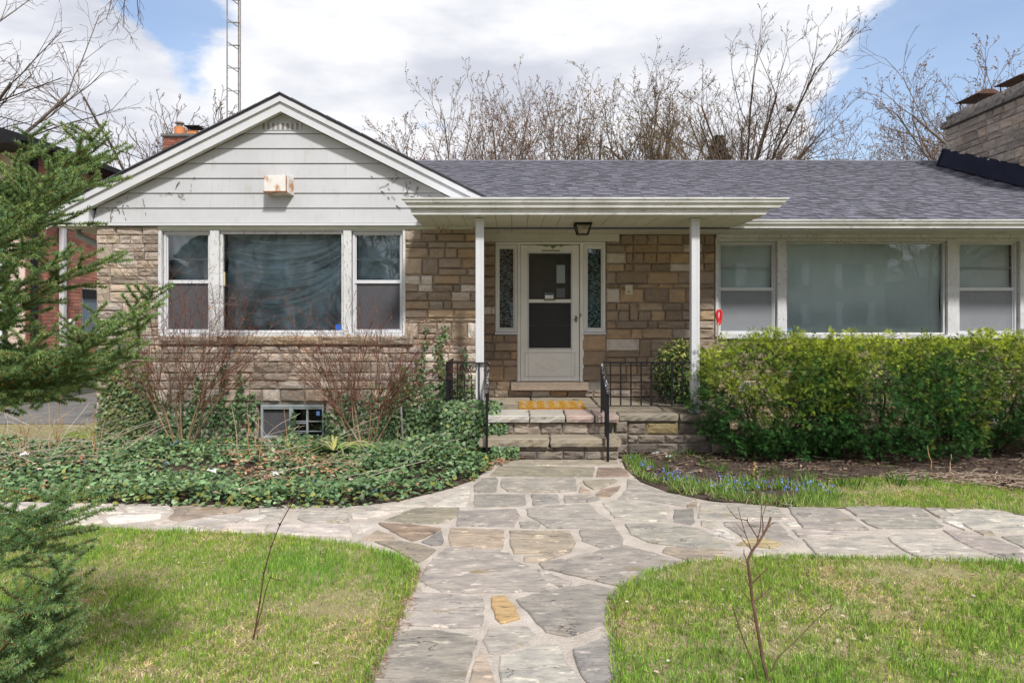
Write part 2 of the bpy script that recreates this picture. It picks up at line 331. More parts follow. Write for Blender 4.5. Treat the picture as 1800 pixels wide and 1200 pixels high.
def sheet(name, pts, m, z, h=None, res=.25, kind='structure'):
    """a gently uneven sheet over polygon pts"""
    xs = [p[0] for p in pts]; ys = [p[1] for p in pts]
    nx = max(2, int((max(xs)-min(xs))/res)); ny = max(2, int((max(ys)-min(ys))/res))
    import bmesh
    bm = bmesh.new(); bm.faces.new([bm.verts.new((p[0], p[1], 0)) for p in pts])
    for i in range(1, nx):
        bmesh.ops.bisect_plane(bm, geom=bm.verts[:]+bm.edges[:]+bm.faces[:], plane_co=(min(xs)+(max(xs)-min(xs))*i/nx, 0, 0), plane_no=(1, 0, 0))
    for i in range(1, ny):
        bmesh.ops.bisect_plane(bm, geom=bm.verts[:]+bm.edges[:]+bm.faces[:], plane_co=(0, min(ys)+(max(ys)-min(ys))*i/ny, 0), plane_no=(0, 1, 0))
    for v in bm.verts: v.co.z = z+(h(v.co.x, v.co.y) if h else 0)
    bmesh.ops.recalc_face_normals(bm, faces=bm.faces[:])
    me = bpy.data.meshes.new(name); bm.to_mesh(me); bm.free()
    if sum(p.normal.z for p in me.polygons) < 0: me.flip_normals()
    me.materials.append(m); me.shade_smooth(); o = bpy.data.objects.new(name, me); COL.objects.link(o); hang(o, None); return tag(o, kind=kind)
def lawn_h(x, y): return .018*mnoise.noise(Vector((x*1.3, y*1.3, 3)))
LAWN_L = EDGE_LL+[(-2.0, -2), (-12, -2), (-12, 6.0)]
LAWN_R = EDGE_RL+[(12, 5.0), (12, -2), (1.5, -2)]
sheet('lawn', LAWN_L, M['lawnsoil'], .012, lawn_h); sheet('lawn', LAWN_R, M['lawnsoil'], .012, lawn_h)
BED_L = EDGE_FL+[(-.2, 8.5), (-.9, 8.6), (-.9, 9.48), (-5.9, 9.48), (-9, 9.0)]
sheet('ivy_bed_soil', BED_L, M['soil'], .0, lambda x, y: .02*mnoise.noise(Vector((x*2, y*2, 1))))
EDGE_BED_R = [gp(*p) for p in [(1400, 893), (1405, 862), (1440, 850), (1560, 842), (1680, 848), (1760, 862), (1900, 872), (2400, 880)]]
BED_R = EDGE_FR[:7]+EDGE_BED_R[1:]+[(10.5, 10.4), (2.0, 10.4), (1.2, 9.0)]
sheet('mulch_bed', BED_R, M['soil'], .006, lambda x, y: .035*mnoise.noise(Vector((x*2.2, y*2.2, 1))))
STRIP_R = EDGE_FR[6:]+list(reversed(EDGE_BED_R[1:]))
sheet('lawn', STRIP_R, M['lawnsoil'], .008, lambda x, y: .2*lawn_h(x, y))
# concrete drive between the two houses
mb = MB(); mb.poly([(-9.6, 11.1, -.004), (-6.9, 11.1, -.004), (-6.9, 60, -.004), (-9.6, 60, -.004)]); mb.build('driveway', M['concrete'], kind='structure')
# far street behind the camera
mb = MB(); mb.poly([(-120, -16, -.006), (120, -16, -.006), (120, -9, -.006), (-120, -9, -.006)]); mb.build('street', M['concrete'], kind='structure')

# flagstones traced where they lie (region, points)
REG = {1: (100, 850, 4.5), 2: (450, 850, 4.5), 3: (800, 790, 4.5), 4: (1150, 850, 5.143), 5: (1450, 850, 5.143), 6: (550, 780, 2.857), 0: (0, 0, 1)}
G = (.30, .275, .248); GD = (.235, .22, .203); GL = (.385, .355, .32); WH = (.50, .455, .41); YE = (.42, .29, .14); BR = (.25, .19, .15); OL = (.285, .25, .20); TN = (.335, .275, .22); WW = (.60, .565, .53)  # paler stones of the left walk have its sunlight put into their colour
FS = [
(6, G, [(575,610),(620,565),(660,535),(690,525),(930,535),(985,550),(1010,590),(1080,615),(1160,645),(1300,700),(1290,715),(1130,745),(900,750),(650,748),(535,690),(560,640)]),
(6, G, [(497,752),(700,762),(845,777),(860,800),(860,870),(840,925),(640,925),(430,916),(440,850)]),
(6, YE, [(897,775),(965,768),(990,800),(1018,820),(1042,880),(1010,890),(945,908),(915,880),(895,820)]),
(6, G, [(1020,785),(1140,747),(1385,708),(1480,725),(1535,745),(1500,800),(1478,870),(1480,905),(1280,972),(1170,950),(1105,880),(1045,820)]),
(6, G, [(410,935),(640,940),(800,965),(828,990),(800,1080),(760,1200),(730,1290),(650,1300),(225,1300),(285,1190),(350,1040)]),
(6, G, [(850,990),(880,935),(1000,918),(1080,920),(1130,970),(1100,1000),(920,1062),(885,1055)]),
(6, TN, [(840,1045),(880,1110),(912,1200),(920,1300),(760,1300),(790,1190),(815,1100)]),
(6, GL, [(940,1070),(1180,1005),(1225,1010),(1260,1080),(1320,1150),(1350,1200),(1400,1300),(960,1300),(945,1190),(935,1120)]),
(6, GD, [(1305,1035),(1500,965),(1530,1010),(1543,1080),(1545,1200),(1555,1300),(1425,1300),(1380,1210),(1330,1130)]),
(0, G, [(947,991),(1005,981),(1099,960),(1203,989),(1165,1001),(1130,1013),(1092,1033),(1030,1018),(955,1001)]),
(6, TN, [(1060,572),(1180,556),(1270,555),(1230,570),(1110,600),(1060,596)]),
(6, TN, [(692,425),(965,435),(950,530),(695,520),(680,465)]),
(6, TN, [(985,440),(1290,445),(1320,500),(1290,550),(1010,555),(990,500)]),
(6, G, [(1340,435),(1520,430),(1555,470),(1558,510),(1450,530),(1350,490)]),
(6, G, [(730,340),(1020,330),(1040,360),(1020,395),(1010,420),(720,415)]),
(6, G, [(1035,395),(1090,390),(1145,405),(1135,425),(1045,425)]),
(6, G, [(1070,330),(1250,312),(1390,310),(1430,350),(1500,390),(1520,425),(1180,425),(1130,390),(1080,365)]),
(6, OL, [(360,385),(520,324),(735,324),(735,350),(690,385),(620,405),(470,400)]),
(6, BR, [(330,403),(480,408),(645,430),(560,475),(500,492),(430,462)]),
(6, GD, [(545,497),(645,442),(658,490),(648,510),(600,513)]),
(6, TN, [(325,435),(400,462),(410,488),(320,488),(240,483)]),
(6, OL, [(310,495),(430,494),(540,510),(618,535),(590,560),(528,600),(480,575),(390,525)]),
(2, WW, [(820,325),(930,345),(850,385),(800,400)]),
(2, GL, [(350,230),(720,235),(740,300),(700,316),(400,310),(330,280)]),
(2, WH, [(755,240),(1000,218),(1068,240),(870,288),(765,283)]),
(2, WH, [(965,190),(1250,142),(1375,150),(1330,183),(1240,197),(1090,236),(1000,208)]),
(2, GL, [(200,178),(730,182),(920,182),(985,210),(740,226),(330,222),(250,215)]),
(2, WH, [(120,332),(740,332),(762,430),(560,420),(110,405)]),
(2, WH, [(1400,178),(1480,133),(1690,60),(1685,150),(1655,183),(1480,183)]),
(2, GL, [(1395,138),(1560,70),(1650,22),(1700,14),(1695,45),(1480,118)]),
(2, GL, [(20,178),(190,192),(230,230),(190,288),(20,298)]),
(3, OL, [(275,212),(350,138),(1100,140),(1105,170),(1085,220),(800,222)]),
(3, BR, [(1130,147),(1310,147),(1350,165),(1380,215),(1122,222),(1118,190)]),
(3, OL, [(395,88),(1195,83),(1278,88),(1308,125),(720,130),(360,125)]),
(3, G, [(145,290),(210,232),(320,224),(343,245),(318,338),(160,345)]),
(3, G, [(368,235),(950,234),(958,330),(700,343),(420,338),(362,300)]),
(3, OL, [(1010,252),(1260,242),(1285,252),(1160,308),(1090,320),(1030,285)]),
(3, TN, [(978,328),(1000,292),(1068,330),(1072,348),(982,344)]),
(3, BR, [(1112,355),(1150,322),(1308,292),(1290,330),(1215,383),(1112,373)]),
(3, GD, [(152,357),(555,357),(558,440),(500,450),(150,460)]),
(3, GD, [(602,357),(808,360),(828,430),(618,448)]),
(3, G, [(862,367),(1060,362),(1155,395),(1050,418),(870,428)]),
(0, G, [(1103,843),(1125,849),(1150,859),(1180,869),(1225,878),(1215,885),(1203,890),(1138,880),(1085,877),(1102,860)]),
(3, GL, [(1162,426),(1310,403),(1698,450),(1660,568),(1500,573),(1262,548)]),
(0, G, [(1098,922),(1140,920),(1228,931),(1258,945),(1285,962),(1287,969),(1225,966),(1140,954),(1108,940)]),
(4, TN, [(292,200),(340,167),(398,167),(380,223),(300,223)]),
(4, G, [(417,168),(700,178),(1100,212),(1180,272),(1235,322),(700,323),(392,313)]),
(4, GD, [(182,237),(350,232),(360,290),(368,350),(330,378),(172,348)]),
(4, GL, [(422,342),(560,337),(588,380),(520,413),(427,385)]),
(4, G, [(625,352),(1120,352),(1200,440),(1288,528),(1230,538),(985,500),(830,498),(640,390)]),
(4, WW, [(560,422),(640,422),(735,498),(720,513),(525,462)]),
(4, (.36,.29,.17), [(745,562),(840,514),(980,508),(1148,545),(1080,593),(900,573)]),
(0, G, [(1385,892),(1471,895),(1508,918),(1528,932),(1480,933),(1412,929),(1395,908)]),
(4, WH, [(1155,347),(1290,352),(1330,388),(1222,388)]),
(4, GL, [(1242,422),(1450,417),(1800,450),(1800,466),(1310,488)]),
(0, GL, [(1411,949),(1500,946),(1530,942),(1545,948),(1563,956),(1592,977),(1580,984),(1440,981),(1426,965)]),
(4, GL, [(905,612),(1350,602),(1465,670),(1200,690),(880,668)]),
(4, TN, [(100,582),(420,592),(618,622),(638,680),(500,718),(330,708),(75,630)]),
(5, G, [(172,217),(500,217),(870,232),(945,298),(520,308),(290,298)]),
(5, G, [(322,327),(970,322),(1078,390),(1000,408),(480,408),(380,370)]),
(5, G, [(895,232),(1045,232),(1145,290),(1135,318),(1040,313)]),
(5, GL, [(1075,237),(1580,242),(1700,282),(1800,322),(1800,448),(1560,428),(1330,418),(1240,368),(1065,330),(1160,300)]),
(5, WW, [(1065,347),(1230,362),(1265,428),(1190,398)]),
(5, OL, [(1342,427),(1500,432),(1540,473),(1440,473)]),
(5, GL, [(572,492),(640,462),(980,457),(1110,502),(1310,602),(1480,690),(1500,722),(1280,727),(880,690),(740,622),(600,532)]),
(5, G, [(1065,427),(1280,442),(1560,512),(1700,562),(1800,602),(1800,710),(1600,680),(1340,588),(1170,500)]),
(5, G, [(1592,482),(1800,472),(1800,588),(1680,530)]),
(1, WH, [(40,320),(200,242),(320,252),(368,310),(240,333),(60,330)]),
(1, WW, [(378,280),(480,257),(830,242),(820,275),(620,308),(430,323)]),
(1, WH, [(100,202),(198,212),(180,240),(90,278),(0,308),(-60,240)]),
(1, WH, [(215,212),(440,202),(420,215),(330,238),(260,233)]),
(1, WH, [(542,202),(898,177),(905,225),(740,233),(560,233)]),
(1, TN, [(918,177),(1100,172),(1480,192),(1440,228),(1170,260),(980,298),(872,283),(922,240)]),
(1, WH, [(352,240),(440,217),(528,235),(500,243)]),
(1, WH, [(762,320),(880,287),(958,315),(920,330),(780,333)]),
(1, WH, [(762,347),(930,337),(1040,332),(1195,380),(1000,388),(830,383)]),
(1, GL, [(1062,325),(1200,262),(1440,242),(1478,270),(1430,308),(1250,373)]),
(1, WW, [(1485,282),(1640,252),(1668,265),(1620,288),(1520,298)]),
(1, WH, [(1275,380),(1450,322),(1680,317),(1640,390),(1450,400)]),
(1, WH, [(100,157),(460,167),(440,188),(160,198)]),
(1, GL, [(475,167),(880,167),(760,183),(520,203)]),
(1, WH, [(-350,190),(-120,195),(-80,240),(-150,300),(-420,290)]),
(1, WH, [(-130,310),(20,320),(50,340),(-80,350),(-300,335)]),
(1, WH, [(-900,190),(-400,200),(-450,300),(-800,310)]), (1, GL, [(-300,150),(60,158),(80,190),(-260,182)]),
(5, G, [(1830,330),(2300,390),(2400,480),(1830,450)]), (5, GL, [(1830,475),(2400,510),(2500,620),(1840,590)]), (5, G, [(1840,620),(2500,650),(2500,760),(1850,715)]),
]
fr = random.Random(3)
def rough_poly(pts, amp, r):
    out_ = []
    n = len(pts)
    for i in range(n):
        a = Vector(pts[i]); b = Vector(pts[(i+1) % n]); d = b-a; k = max(1, int(d.length/.06)); nn = Vector((-d.y, d.x)); nn = nn.normalized() if d.length > 0 else nn
        for j in range(k):
            p = a+d*(j/k)
            if j: p += nn*r.uniform(-amp, amp)
            out_.append(p)
    return out_
for reg, c, pts in FS:
    ox, oy, s = REG[reg]
    P = [gp(ox+u/s, oy+v/s) for u, v in pts]
    sa = sum(P[i][0]*P[(i+1) % len(P)][1]-P[(i+1) % len(P)][0]*P[i][1] for i in range(len(P)))
    if sa < 0: P.reverse()
    P = rough_poly(P, .0085, fr); cx = sum(p.x for p in P)/len(P); cy = sum(p.y for p in P)/len(P)
    z = .010+fr.uniform(0, .008); tx = fr.uniform(-.007, .007); ty = fr.uniform(-.007, .007)
    mb = MB(); n = len(P)
    zz = lambda p: z+tx*(p.x-cx)+ty*(p.y-cy)
    v0 = [(p.x, p.y, -.02) for p in P]; v1 = [(p.x, p.y, zz(p)-.006) for p in P]
    v2 = [(p.x+(cx-p.x)*min(.5, .009/max(.02, math.hypot(cx-p.x, cy-p.y))), p.y+(cy-p.y)*min(.5, .009/max(.02, math.hypot(cx-p.x, cy-p.y))), zz(p)) for p in P]
    mb.v = v0+v1+v2; k = fr.uniform(.86, 1.12); mb.tint = tuple(min(.8, q*k*(1+fr.uniform(-.02, .02))) for q in c)
    for i in range(n):
        j = (i+1) % n; mb.face((i, j, n+j, n+i)); mb.face((n+i, n+j, 2*n+j, 2*n+i))
    mb.face([2*n+i for i in range(n)])
    mb.build('flagstone', M['flag'], path)

# ------------------------------------------------------------------ house
DL, DR = 9.5, 10.43
SL, SR = F/DL, F/DR
house = thing('stone_bungalow', 'low brown stone bungalow with white gable, flat porch canopy and grey shingle roof', 'house', (-1, 9.5, 0))
def XL(px): return (px-900)/SL
def ZL(py): return CAMZ+(HY-py)/SL
def XR(px): return (px-900)/SR
def ZR(py): return CAMZ+(HY-py)/SR
SOF = 2.99
wallL = MB()
wl = lambda a, b, c, d: wallL.box(XL(a), XL(b), DL+.012, DL+.22, ZL(d), ZL(c))
wl(170, 283, 397, 588); wl(708, 838, 397, 588); wl(170, 838, 588.2, 710)
wl(170, 454, 710.2, 800); wl(572, 838, 710.2, 800); wl(454.1, 571.9, 770, 800)
wallL.box(XL(838.2), -.49, DL+.012, DR, 0, SOF); wallL.box(XL(170)+.012, XL(170)+.2, DL+.23, 20, 0, SOF)
wallL = wallL.build('front_wall', M['mortar'], house)
wallR = MB()
wr = lambda a, b, c, d: wallR.box(XR(a), XR(b), DR+.012, DR+.22, ZR(d), ZR(c))
wr(845, 871, 405, 700); wr(871.2, 912, 588, 700); wr(1021, 1064, 588, 700); wr(1064.2, 1257, 405, 760); wr(1257.2, 1800, 592, 760); wr(1800.2, 2100, 405, 760); wr(912.2, 1020.8, 671, 700)
wallR = wallR.build('recessed_wall', M['mortar'], house)
# closed dark rooms behind the windows, with ceiling
mb = MB(); mb.box(XL(171)+.2, XL(836), 13.9, 14, 0, SOF); mb.box(XL(171)+.2, 12, DL+.2, 20, SOF+.03, SOF+.06); mb.box(XL(171)+.2, -.61, DL+.23, 20, .55, .58); mb.box(-.49, 12, DR+.23, 20, .55, .58)
mb.box(-.49, 12, 15, 15.1, 0, SOF); mb.box(12, 12.1, DR+.2, 15.1, 0, SOF); mb.box(-.60, -.50, DR+.1, 15, 0, SOF); mb.box(XL(171)+.2, XL(836), DL+.6, DL+.65, 0, .55)
mb.build('room_walls', M['dark'], house)

# rock-faced stones: shared unit meshes, scaled per stone
def unit_stone(seed):
    r = random.Random(seed); mb = MB(); nx, nz = 5, 4
    us = [-.5, -.43, -.15, .16, .43, .5]; zs = [-.5, -.38, 0.02, .38, .5]
    idx = {}
    rid = [r.uniform(-.3, .3) for _ in range(6)]
    for i, u in enumerate(us):
        for j, w in enumerate(zs):
            edge = i in (0, 5) or j in (0, 4)
            y = -.002 if edge else -(.008+.019*r.random()**1.2+(.013 if w > rid[i]*.5 else 0))
            idx[i, j] = len(mb.v)
            mb.v.append((u*(1 if edge else r.uniform(.9, 1.05)), y, w if edge else w*r.uniform(.85, 1.1)))
    for i in range(5):
        for j in range(4):
            a, b, c, d = idx[i, j], idx[i+1, j], idx[i+1, j+1], idx[i, j+1]
            if (i+j+seed) % 2: mb.face((a, b, c)); mb.face((a, c, d))
            else: mb.face((a, b, d)); mb.face((b, c, d))
    ring = [idx[i, 0] for i in range(6)]+[idx[5, j] for j in range(1, 5)]+[idx[i, 4] for i in (4, 3, 2, 1, 0)]+[idx[0, j] for j in (3, 2, 1)]
    co = [idx[0, 0], idx[5, 0], idx[5, 4], idx[0, 4]]
    bk = []
    for q in co:
        v = mb.v[q]; bk.append(len(mb.v)); mb.v.append((v[0], .05, v[2]))
    sides = [[idx[i, 0] for i in range(6)], [idx[5, j] for j in range(5)], [idx[i, 4] for i in (5, 4, 3, 2, 1, 0)], [idx[0, j] for j in (4, 3, 2, 1, 0)]]
    for k, sd in enumerate(sides): mb.face([bk[(k+1) % 4]] + [bk[k]] + sd)
    me = mb.mesh('rock_faced_stone'); me.materials.append(M['stone']); return me, mb
US = [unit_stone(s) for s in range(14)]
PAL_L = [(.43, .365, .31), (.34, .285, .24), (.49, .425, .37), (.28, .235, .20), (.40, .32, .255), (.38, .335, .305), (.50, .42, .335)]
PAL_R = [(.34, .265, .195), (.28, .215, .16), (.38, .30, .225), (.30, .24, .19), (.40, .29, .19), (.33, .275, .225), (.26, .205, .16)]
PAL_C = [(.37, .33, .29), (.29, .25, .22), (.25, .22, .20), (.38, .31, .26), (.33, .30, .275)]
STONES = []          # (area, parent, x, y, z, w, h, rot, colour)
sr = random.Random(21)
def put_stone(parent, x0, x1, z0, z1, plane, pal, rot=0, col=None, gap=.007):
    w = abs(x1-x0)-gap; h = abs(z1-z0)-gap
    if w < .02 or h < .015: return
    if col is None:
        col = sr.choice(pal); av = [sum(q[i] for q in pal)/len(pal) for i in range(3)]; col = tuple(.88*c_+.12*a_ for c_, a_ in zip(col, av)); k = sr.uniform(.84, 1.16); col = tuple(q*k for q in col)
        if sr.random() < .07: col = (.56, .51, .46)
    u = (x0+x1)/2; z = (z0+z1)/2
    loc = (u, plane, z) if rot == 0 else ((plane, u, z))
    STONES.append((w*h, parent, loc, w, h, rot, col))
def ashlar(parent, x0, x1, zs, plane, pal, rot=0, pd=.3, wmin=.14, wmax=.42):
    zs = sorted(zs, reverse=True); i = 0
    def split(a, b, z1, z0):
        x = a
        while x < b-.001:
            w = sr.uniform(wmin, wmax)
            if b-x-w < wmin*.7: w = b-x
            w = min(w, b-x); put_stone(parent, x, x+w, z0, z1, plane, pal, rot); x += w
    while i < len(zs)-1:
        if i+2 < len(zs) and zs[i]-zs[i+2] < .29 and sr.random() < .75:
            x = x0
            while x < x1-.001:
                if sr.random() < pd:
                    w = sr.uniform(.13, .27)
                    if x1-x-w < .1: w = x1-x
                    w = min(w, x1-x); put_stone(parent, x, x+w, zs[i+2], zs[i], plane, pal, rot)
                else:
                    w = sr.uniform(.35, .8)
                    if x1-x-w < .15: w = x1-x
                    w = min(w, x1-x); split(x, x+w, zs[i], zs[i+1]); split(x, x+w, zs[i+1], zs[i+2])
                x += w
            i += 2
        else: split(x0, x1, zs[i], zs[i+1]); i += 1
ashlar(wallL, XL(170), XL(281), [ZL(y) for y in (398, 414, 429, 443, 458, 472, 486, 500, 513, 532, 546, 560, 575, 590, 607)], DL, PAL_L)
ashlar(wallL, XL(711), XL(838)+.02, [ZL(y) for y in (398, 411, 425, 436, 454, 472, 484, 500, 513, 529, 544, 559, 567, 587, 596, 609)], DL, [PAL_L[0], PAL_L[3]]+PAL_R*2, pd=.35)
LOW = [607, 621, 636, 655, 669, 684, 706]
ashlar(wallL, XL(170), XL(838)+.02, [ZL(y) for y in LOW], DL, PAL_L, pd=.08)
ashlar(wallL, XL(170), XL(453), [ZL(y) for y in (706, 721, 737, 752, 775)], DL, PAL_L, pd=.1)
ashlar(wallL, XL(573), XL(838)+.02, [ZL(y) for y in (706, 721, 737, 752, 775)], DL, PAL_L, pd=.1)
RR = [412, 430, 444, 463, 477, 499, 507, 532, 546, 564, 578, 596, 617, 628, 643, 659, 672, 684, 698]
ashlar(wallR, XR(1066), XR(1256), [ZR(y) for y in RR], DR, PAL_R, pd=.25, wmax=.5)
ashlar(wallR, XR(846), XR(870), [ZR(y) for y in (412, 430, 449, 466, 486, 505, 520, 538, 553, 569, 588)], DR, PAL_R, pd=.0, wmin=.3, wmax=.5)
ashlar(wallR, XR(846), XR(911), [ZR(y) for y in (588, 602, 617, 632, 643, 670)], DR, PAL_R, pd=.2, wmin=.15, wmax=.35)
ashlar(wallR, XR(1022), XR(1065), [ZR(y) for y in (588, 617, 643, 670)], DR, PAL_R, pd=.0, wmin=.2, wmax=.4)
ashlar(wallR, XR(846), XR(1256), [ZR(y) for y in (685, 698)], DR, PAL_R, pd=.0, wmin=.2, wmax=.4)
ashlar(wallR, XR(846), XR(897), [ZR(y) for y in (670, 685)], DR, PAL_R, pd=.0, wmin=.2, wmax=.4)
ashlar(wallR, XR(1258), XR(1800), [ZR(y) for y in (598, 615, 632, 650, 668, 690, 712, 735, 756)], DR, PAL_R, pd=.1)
# sill course under the left windows (long stones standing proud)
x = XL(281)
while x < XL(727):
    w = min(sr.uniform(.5, .9), XL(728)-x)
    STONES.append((w*.12, wallL, (x+w/2, DL-.05, ZL(598)), w-.006, .118, 0, sr.choice([(.33, .27, .20), (.28, .24, .2), (.36, .28, .19)]))); x += w
# chimney
chx, chy0, chy1 = 9.02, 10.6, 14.17
def roof_z(y): return 3.12+.38*(y-9.6)
chim = MB(); chim.box(chx+.012, chx+1.35, chy0, chy1-.012, 3.0, 5.62)
chim = chim.build('chimney', M['mortar'], house)
zs = [5.62, 5.47, 5.35, 5.17, 5.05, 4.87, 4.74, 4.56, 4.45, 4.27, 4.13, 3.97, 3.85, 3.7, 3.56, 3.4]
ashlar(chim, chy0, chy1, zs, chx, PAL_C, rot=1, pd=.2, wmin=.18, wmax=.5)
STONES = [s for s in STONES if not (s[5] == 1 and s[2][2]+s[4]/2 < roof_z(s[2][1])+.05)]
STONES.sort(key=lambda s: -s[0]*(1 if s[5] == 0 else .35))
rest = {}
for i, (ar, par, loc, w, h, rot, col) in enumerate(STONES):
    me, um = sr.choice(US); rz = -PI/2 if rot else 0
    dz = sr.choice((1, -1)); dx = sr.choice((1, -1)) if not rot else 1
    if i < 300:
        # keep the mesh unmirrored where it must face outwards: turning it by 180 degrees about its normal instead
        piece('stone', me, par, loc, (w, 1, h), (0, PI if dz < 0 else 0, rz) if not rot else (0, 0, rz), col)
    else:
        mb = rest.setdefault(par.name, (par, MB()))[1]; mb.tint = col; b = len(mb.v)
        for vx, vy, vz in um.v:
            if rot: mb.v.append((loc[0]+vy, loc[1]-vx*w, loc[2]+vz*h))
            else: mb.v.append((loc[0]+vx*w, loc[1]+vy, loc[2]+vz*h))
        for f in um.f: mb.face([b+q for q in f])
for par, mb in rest.values(): mb.build('small_stones', M['stone'], par, kind='stuff')
# chimney coping: two courses of long slabs, flue lids
COPE = []
y = chy0-.15
while y < chy1+.06:
    w = min(sr.uniform(.9, 1.5), chy1+.08-y)
    COPE.append((chx-.10, chx+1.45, y, y+w-.012, 5.625, 5.75, sr.choice([(.22, .20, .195), (.18, .165, .16)]))); y += w
y = chy0-.05
while y < chy1:
    w = min(sr.uniform(.8, 1.3), chy1-y)
    COPE.append((chx-.02, chx+1.37, y, y+w-.012, 5.752, 5.88, sr.choice([(.19, .175, .17), (.24, .22, .21)]))); y += w
for px, py, d, wd in ((1708, 173, 14.0, .52), (1785, 141, 12.95, .62)):
    c = at(px, py, d); mb = MB(); z = 6.20
    cx, cy = c.x+.12, c.y; mb.prism([(cx-wd/2, cy-.35, z), (cx+wd/2, cy-.35, z), (cx+wd/2*.3, cy-.35, z+.09), (cx-wd/2*.3, cy-.35, z+.09)], (0, .7, 0))
    lid = mb.build('flue_lid', M['rustdark'], chim)
    mb = MB()
    for sx in (-1, 1):
        for sy in (-1, 1): mb.bar((cx+sx*wd*.33, cy+sy*.28, 5.9), (cx+sx*wd*.33, cy+sy*.28, z), .015, .015)
    mb.box(cx-wd*.36, cx+wd*.36, cy-.3, cy+.3, 5.882, 5.96)
    mb.build('flue_legs', M['black'], chim)
# flashing along the chimney foot
mb = MB()
a0, a1 = chy0, chy1+.05
mb.prism([(chx-.14, a0, roof_z(a0)+.012), (chx-.02, a0, roof_z(a0)+.36), (chx+.01, a0, roof_z(a0)+.36), (chx+.01, a0, roof_z(a0)-.02)], (0, a1-a0, .38*(a1-a0)))
fl = mb.build('flashing', M['flash'], chim)
mb = MB(); mb.prism([(chx-.17, a1+.004, roof_z(a1)-.01), (chx+.3, a1+.004, roof_z(a1)-.01), (chx+.3, a1+.004, roof_z(a1)+.36), (chx-.03, a1+.004, roof_z(a1)+.36)], (0, .03, .011)); mb.build('flashing', M['flash'], chim)

# main roof
RY0, RY1 = 9.56, 15.05
mb = MB(); sl = math.hypot(1, .38)
mb.prism([(-3.6, RY0, roof_z(RY0)-.03), (-3.6, RY1, roof_z(RY1)-.03), (-3.6, RY1, roof_z(RY1)-.15), (-3.6, RY0, roof_z(RY0)-.15)], (16.5, 0, 0))
mb.prism([(-3.6, RY1, roof_z(RY1)-.03), (-3.6, 20.5, roof_z(9.6)), (-3.6, 20.5, roof_z(9.6)-.12), (-3.6, RY1, roof_z(RY1)-.15)], (16.5, 0, 0))
roof = mb.build('main_roof', M['shingle'], house)
tab = MB(); tab.v = [(0, 0, 0), (1, 0, 0), (1, 1, 0), (0, 1, 0), (.0, 0, 1), (1, 0, 1), (.97, 1, .3), (.03, 1, .3)]
for q in ((4, 5, 6, 7), (0, 1, 5, 4), (1, 2, 6, 5), (3, 0, 4, 7)): tab.face(q)
tabme = tab.mesh('shingle_tab'); tabme.materials.append(M['shingle'])
ang = math.atan(.38); EXP = .143; nrow = int((RY1-RY0)*sl/EXP)+1
tabs = []; rr = random.Random(5)
for k in range(nrow):
    s0 = k*EXP; yy = RY0+s0/sl; zz = roof_z(yy)-.03; x = -3.6+rr.uniform(0, .2); up = False
    while x < 12.8:
        w = rr.uniform(.10, .30); up = not up
        L_ = min(EXP+.012, (RY1-yy)*sl)
        if L_ > .02 and not (x > chx+.02 and yy > chy0 and yy < chy1-.05):
            tabs.append((x, yy, zz, w-.002, L_, .021 if up else .009, rr.uniform(.48, .85) if not up else rr.uniform(.85, 1.3)))
        x += w
vis = [t for t in tabs if (3.0 < t[0] < 7.35)]; vis.sort(key=lambda t: t[1]); pick = set(id(t) for t in vis[:290])
rm = MB(); ca, sa_ = math.cos(ang), math.sin(ang)
for t in tabs:
    x, yy, zz, w, l_, th, k = t; col = (k, k, k*1.02)
    if id(t) in pick: piece('shingle', tabme, roof, (x, yy, zz), (w, l_, th), (ang, 0, 0), col)
    else:
        rm.tint = col; b = len(rm.v)
        for a, c, d in tab.v: rm.v.append((x+a*w, yy+c*l_*ca-d*th*sa_, zz+c*l_*sa_+d*th*ca))
        for f in tab.f: rm.face([b+q for q in f])
rm.build('upper_shingles', M['shingle'], roof, kind='stuff')
mb = MB(); x = -3.6
while x < 12.8:
    mb.tint = (rr.uniform(.7, 1.1),)*3; mb.prism([(x, RY1-.14, roof_z(RY1)-.065), (x, RY1, roof_z(RY1)-.005), (x, RY1+.14, roof_z(RY1)-.065), (x, RY1+.14, roof_z(RY1)-.08), (x, RY1-.14, roof_z(RY1)-.08)], (.27, 0, 0)); x += .272
mb.build('ridge_caps', M['shingle'], roof)
# gutters: K-shaped profile run along x
def gutter(x0, x1, yf, zt, name, parent, skew0=0, skew1=0, h=.115, dep=.12):
    prof = [(0, zt), (.0, zt-.018), (.012, zt-.02), (.018, zt-.055), (.045, zt-.085), (.05, zt-h), (dep, zt-h), (dep, zt), (dep-.008, zt), (dep-.008, zt-h+.01), (.06, zt-h+.01), (.03, zt-.06), (.012, zt-.002)]
    mb = MB(); n = len(prof); b = 0
    mb.v = [(x0+skew0*(zt-z)/h, yf+a, z) for a, z in prof]+[(x1+skew1*(zt-z)/h, yf+a, z) for a, z in prof]
    for i in range(n): j = (i+1) % n; mb.face((i, n+i, n+j, j))
    mb.face(list(reversed(range(n)))); mb.face([n+i for i in range(n)])
    return mb.build(name, M['algae'], parent)
gutter(3.05, 12.3, 9.50, 3.085, 'eave_gutter', roof)
mb = MB(); mb.box(3.05, 12.3, 9.622, 9.65, 2.955, 3.09); mb.build('eave_fascia', M['algae'], roof)
mb = MB(); mb.box(3.14, 12.3, 9.652, DR-.03, 2.985, 3.0); mb.build('eave_soffit', M['soffit'], roof)
mb = MB(); mb.box(XR(1258), 12.3, DR-.06, DR+.1, ZR(419), 2.984); mb.build('frieze_board', M['peel'], house)
mb = MB(); mb.box(XR(1088), XR(1257.5), DR-.035, DR+.0, ZR(412), 2.988); mb.build('frieze_board', M['soffit'], house)
